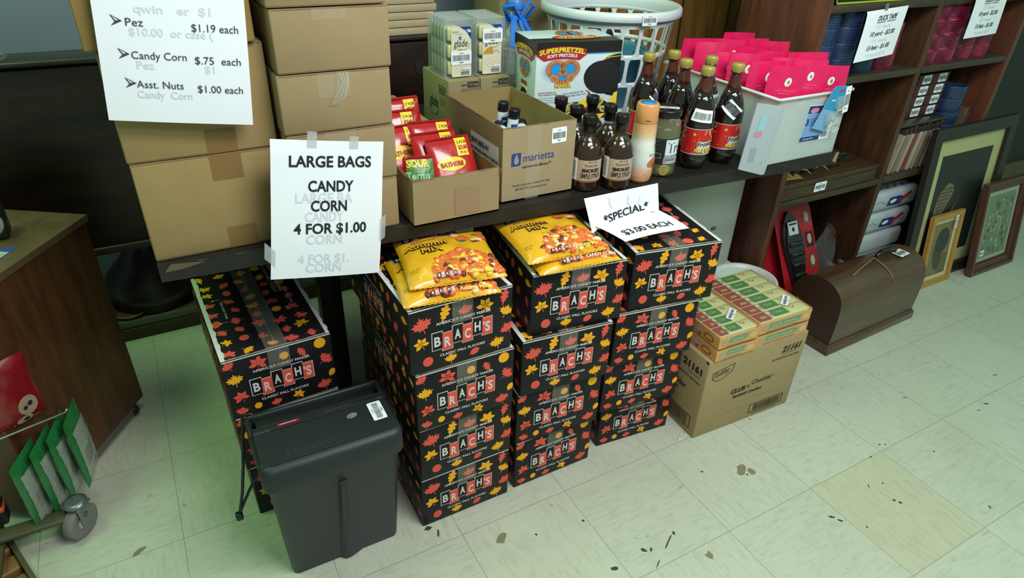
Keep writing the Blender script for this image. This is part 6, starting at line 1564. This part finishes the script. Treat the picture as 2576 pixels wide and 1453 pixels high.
def f(mb):
    mb.tube([(-.120, .092, .372), (-.132, .100, .402), (-.150, .096, .405), (-.158, .088, .36), (-.172, .080, .28), (-.188, .078, .20), (-.200, .078, .155), (-.205, .078, .142), (-.200, .078, .150), (-.182, .078, .185), (-.163, .078, .22), (-.145, .078, .245), (-.130, .078, .255)], .0035, M('cord_black', (18, 18, 20), .35), 8)
    mb.rbox((-.213, .070, .126), (-.197, .086, .146), M('cord_black'), .004)
part('power_cord', t, f, 'black power cord with plug')

nest(t, 'paper_slot', 'shredder_head'); nest(t, 'price_label', 'shredder_head'); nest(t, 'front_rib', 'waste_bin')

# ================================================================ LEFT: WOODEN CABINET ON CASTERS
ang = math.atan2(-.069, .149)                        # its back edge runs down to the right
t = thing('wooden_cabinet', 'reddish brown wooden cabinet on casters at the left edge', 'cabinet', (-1.569, 1.183, 0), 0)
dx = Vector((-.545, -.838, 0)); dy = Vector((-.838, .545, 0))     # along the visible side, and away from it
WCB = M('cabinet_wood', (104, 62, 34), .38, scale=7, stretch=(5, 5, .7), rgb2=(62, 36, 20), bump=.1)
def pbox(mb, a0, a1, b0, b1, z0, z1, m):
    vs = [tuple(dx*a+dy*b+Vector((0, 0, z))) for z in (z0, z1) for a, b in ((a0, b0), (a1, b0), (a1, b1), (a0, b1))]
    mb.add(vs, [(0, 3, 2, 1), (4, 5, 6, 7), (0, 1, 5, 4), (1, 2, 6, 5), (2, 3, 7, 6), (3, 0, 4, 7)], m)
part('cabinet_body', t, lambda mb: pbox(mb, 0, .44, 0, .5, .035, .617, WCB))
part('top_board', t, lambda mb: pbox(mb, -.008, .448, -.006, .51, .617, .634, M('cabinet_top', (112, 88, 62), .4, scale=8, stretch=(2, 2, 2), rgb2=(84, 64, 46))))
part('bottom_rail', t, lambda mb: pbox(mb, .04, .42, .0, .02, .012, .036, M('rail_metal', (104, 92, 92), .5)), 'grey metal bottom rail')
for a, b in ((.045, .01), (.045, .46), (.40, .01), (.40, .46)):
    def f(mb):
        p = dx*a+dy*b; X = Matrix.Translation(p+Vector((0, 0, .019))) @ Matrix.Rotation(.6, 4, 'Z')
        mb.lathe([(.004, -.010), (.017, -.009), (.019, -.006), (.019, .006), (.017, .009), (.004, .010)], M('caster_black', (24, 26, 34), .4), seg=22, ax='x', X=X)
        mb.lathe([(.006, -.013), (.007, .013)], M('caster_blue', (60, 68, 100), .4), seg=12, ax='x', X=X)
    part('caster', t, f, 'small black caster')
mb = MB(); C_ = dx*.30+dy*.075
U = Vector((-dx.x, -dx.y, 0)); V = Vector((dy.x, dy.y, 0)); F = frame((-1.569+(dx*.24+dy*.055).x, 1.183+(dx*.24+dy*.055).y, .6342), U, V)
mb.poly(F, [(-.06, -.015), (.06, -.015), (.052, .012), (-.054, .014)], M('painter_blue', (30, 70, 170), .6), .0004); mb.rect(F, -.036, -.014, .034, .012, M('label_pale', (170, 190, 182), .6), .0008)
mb.rect(F, -.030, -.008, .028, -.0065, GREY(), .0011); mb.rect(F, -.030, .004, .028, .0055, GREY(), .0011)
tag(mb.build('taped_label'), 'pale label held by blue painter\'s tape on the cabinet top', 'label')
t = thing('round_gadget', 'black gadget with a white round face on the cabinet, cut by the left edge', 'gadget', (-1.752, 1.135, .6345))
part('body', t, lambda mb: mb.rbox((-.05, -.03, 0), (.036, .03, .085), M('near_black'), .01))
part('dial', t, lambda mb: mb.lathe([(.002, -.032), (.030, -.032), (.034, -.030), (.034, -.026), (.002, -.026)], M('dial_white', (170, 176, 170), .4), (.0, 0, .045), 28, ax='y'), 'white round dial')

# ================================================================ LEFT FRONT: WHEELED WIRE RACK WITH HANGING BAGS
t = thing('display_rack', 'wheeled grey wire display rack cut by the lower left corner', 'rack', (-1.86, .78, 0))
WIRE = M('wire_steel', (150, 152, 146), .3, .7)
def f(mb):
    mb.tube([(-.10, -.05, .06), (-.10, -.05, 1.4)], .008, WIRE, 8); mb.tube([(-.10, -.25, .06), (-.10, -.25, 1.4)], .008, WIRE, 8)
    for z in (.30, .62, .95): mb.tube([(-.10, -.03, z), (-.10, -.28, z)], .004, WIRE, 8)
part('upright_frame', t, f)
part('peg', t, lambda mb: mb.tube([(-.10, -.05, .302), (.030, .015, .300), (.165, .052, .300), (.172, .053, .308)], .0025, WIRE, 8), 'thin steel peg')
part('peg', t, lambda mb: mb.tube([(-.10, -.06, .345), (-.02, -.03, .345), (.02, -.02, .345)], .0025, WIRE, 8), 'thin steel peg')
part('base_rail', t, lambda mb: (mb.rbox((-.16, -.34, .048), (-.02, .0, .062), M('rail_olive', (88, 86, 62), .5, .3), .004), mb.rbox((-.04, -.06, .066), (.15, -.02, .078), M('rail_olive'), .003)), 'flat olive metal base rail')
def f(mb):
    X = Matrix.Translation((.128, -.042, .0)) @ Matrix.Rotation(.9, 4, 'Z')
    mb.lathe([(.010, -.011), (.022, -.011), (.024, -.012), (.040, -.013), (.044, -.009), (.044, .009), (.040, .013), (.024, .012), (.022, .011), (.010, .011)], M('wheel_grey', (118, 116, 110), .6), (0, 0, .044), 36, ax='y', X=X)
    mb.lathe([(.003, -.016), (.016, -.015), (.018, -.012), (.018, .012), (.016, .015), (.003, .016)], M('hub_steel', (170, 174, 184), .3, .5), (0, 0, .044), 24, ax='y', X=X)
part('caster_wheel', t, f, 'grey rubber caster wheel with steel hub')
def f(mb):
    X = Matrix.Translation((.128, -.042, .0)) @ Matrix.Rotation(.9, 4, 'Z')
    for s_ in (-1, 1): mb.rbox((-.014, s_*.020-.0015, .036), (.022, s_*.020+.0015, .092), M('fork_steel', (130, 134, 138), .35, .7), .001, X=X)
    mb.rbox((-.014, -.021, .090), (.030, .021, .095), M('fork_steel'), .002, X=X); mb.lathe([(.022, .095), (.026, .098), (.026, .104), (.016, .107)], M('fork_steel'), (.006, 0, 0), 24, X=X)
part('caster_fork', t, f, 'steel caster fork')
nest(t, 'caster_wheel', 'caster_fork')
GR = lambda: M('bag_green', (34, 110, 56), .25, coat=.3, var=.1, scale=40); BGW = lambda: M('bag_silver', (150, 162, 146), .25, coat=.3, var=.15, scale=60, bump=.4)
for k, (x, y, zb) in enumerate(((-1.690, .838, .092), (-1.725, .826, .075), (-1.758, .808, .06), (-1.795, .785, .05))):
    nm = ('nearest the peg tip', 'second from the peg tip', 'third from the peg tip', 'hung furthest left')[k]
    t = thing('snack_bag', 'green edged pale snack bag on the rack, '+nm, 'snack bag', (x, y, zb), group='green edged snack bags on the wire rack', rot=(0, 0, radians(80-3*k)))
    W_, H_ = .110, .205; z_ = pillow_fn(W_, H_, .013, 40+k)
    sf = lambda a, b, sg, e=0: Vector(((a-.5)*W_, sg*(z_(a, b)+e), b*H_))
    def f(mb):
        for sg in (-1, 1): mb.grid(lambda a, b: sf(a, b, sg), 14, 20, GR(), flip=sg > 0); mb.grid(lambda a, b: sf(.11+a*.78, .07+b*.76, sg, .0008), 12, 14, BGW(), flip=sg > 0)
    part('wrapper', t, f)
    def f(mb):
        F = lambda u, v, e=0: sf(min(max(u/W_+.5, 0), 1), min(max(v/H_, 0), 1), -1, e+.0012)
        for j in range(8): mb.rect(F, -.03, .10-j*.006, .03-.008*(j % 3), .1015-j*.006, M('icon_dark', (90, 100, 88), .5), .0004, 6)
        for j in range(6): mb.rect(F, .008+j*.004, .026, .0095+j*.004, .040, INK(), .0004)
        G = lambda u, v, e=0: sf(.5-u/W_, v/H_, 1, e+.0012)
        for j in range(8): mb.rect(G, -.03, .10-j*.006, .03-.008*(j % 3), .1015-j*.006, M('icon_dark'), .0004, 6)
    part('printing', t, f, 'small dark print lines')
# red and orange bags above
t = thing('snack_bag', 'dark red snack bag hanging above the green ones, tan picture on it', 'snack bag', (-1.80, .822, .302), rot=(0, 0, .55))
z2 = pillow_fn(.16, .17, .018, 77); sf2 = lambda a, b, sg, e=0: Vector(((a-.5)*.16, sg*(z2(a, b)+e), b*.17))
part('wrapper', t, lambda mb: [mb.grid(lambda a, b: sf2(a, b, sg), 14, 14, M('bag_darkred', (128, 18, 26), .25, coat=.3, var=.12, scale=40), flip=sg > 0) for sg in (-1, 1)])
def f(mb):
    F = lambda u, v, e=0: sf2(u/.16+.5, v/.17, -1, e+.001)
    mb.disc(F, .045, .045, .022, .026, M('skull_tan', (160, 140, 112), .5), .0004, 14, 3); mb.disc(F, .030, .012, .018, .010, M('skull_tan'), .0004, 14, 3); mb.disc(F, .050, .048, .006, .007, INK(), .0012, 8, 2); mb.disc(F, .038, .042, .005, .006, INK(), .0012, 8, 2); mb.disc(F, .034, .012, .007, .005, INK(), .0012, 8, 2)
part('printing', t, f, 'tan skull-like picture')
t = thing('snack_bag', 'orange bag highest on the rack, cut by the left edge', 'snack bag', (-1.872, .785, .42), rot=(0, 0, .55))
z3 = pillow_fn(.12, .13, .018, 78)
part('wrapper', t, lambda mb: [mb.grid(lambda a, b: Vector(((a-.5)*.12, sg*z3(a, b), b*.13)), 14, 14, M('bag_orange', (220, 92, 30), .25, coat=.3, var=.15, scale=40), flip=sg > 0) for sg in (-1, 1)])
t = thing('orange_tool', 'black and orange boxed item with a pale label at the left edge', 'packaging', (-1.900, .80, .065))
part('handle', t, lambda mb: (mb.rbox((-.05, -.02, 0), (.030, .02, .06), M('near_black'), .006), mb.rbox((-.03, -.022, .04), (.032, .018, .055), M('tool_orange', (210, 90, 40), .4), .004)))
part('label_card', t, lambda mb: mb.rbox((-.05, -.024, .06), (.028, -.018, .115), M('tag_pale', (170, 168, 150), .5), .002), 'pale card')
part('grip', t, lambda mb: mb.rbox((-.03, -.026, .085), (.026, -.012, .105), M('tool_orange'), .005), 'orange grip')
# low crate in the very corner
t = thing('wooden_crate', 'low wooden crate with slats in the lower left corner', 'crate', (-1.935, .735, .0), .36)
for k in range(3): part('slat', t, lambda mb: mb.rbox((-.12, -.16+k*.07, .0), (.055, -.11+k*.07, .032), M('crate_gold', (120, 92, 44), .5, var=.15, scale=20), .006))
part('edge_rail', t, lambda mb: mb.rbox((.055, -.20, .0), (.066, .06, .040), M('rail_olive'), .002))

# bits of litter
for x, y, a, lab in ((-.193, .318, .4, 'small white torn tape scrap beside the brown cracker carton'), (.309, .267, 1.2, 'tiny white paper scrap lying alone on the green floor')):
    mb = MB(); s_ = 1 if a < 1 else .5
    mb.add([(-.016*s_, -.006*s_, .001), (.004*s_, -.010*s_, .002), (.020*s_, .004*s_, .006), (.006*s_, .008*s_, .001), (-.004*s_, .004*s_, .004)], [(0, 1, 2, 3, 4)], M('white_tape'), False)
    mb.add([(-.016*s_, -.006*s_, .0005), (.004*s_, -.010*s_, .0005), (.006*s_, .008*s_, .0005)], [(0, 1, 2)], WHITE())
    tag(mb.build('paper_scrap', loc=(x, y, 0), rot=(0, 0, a)), lab, 'paper scrap')
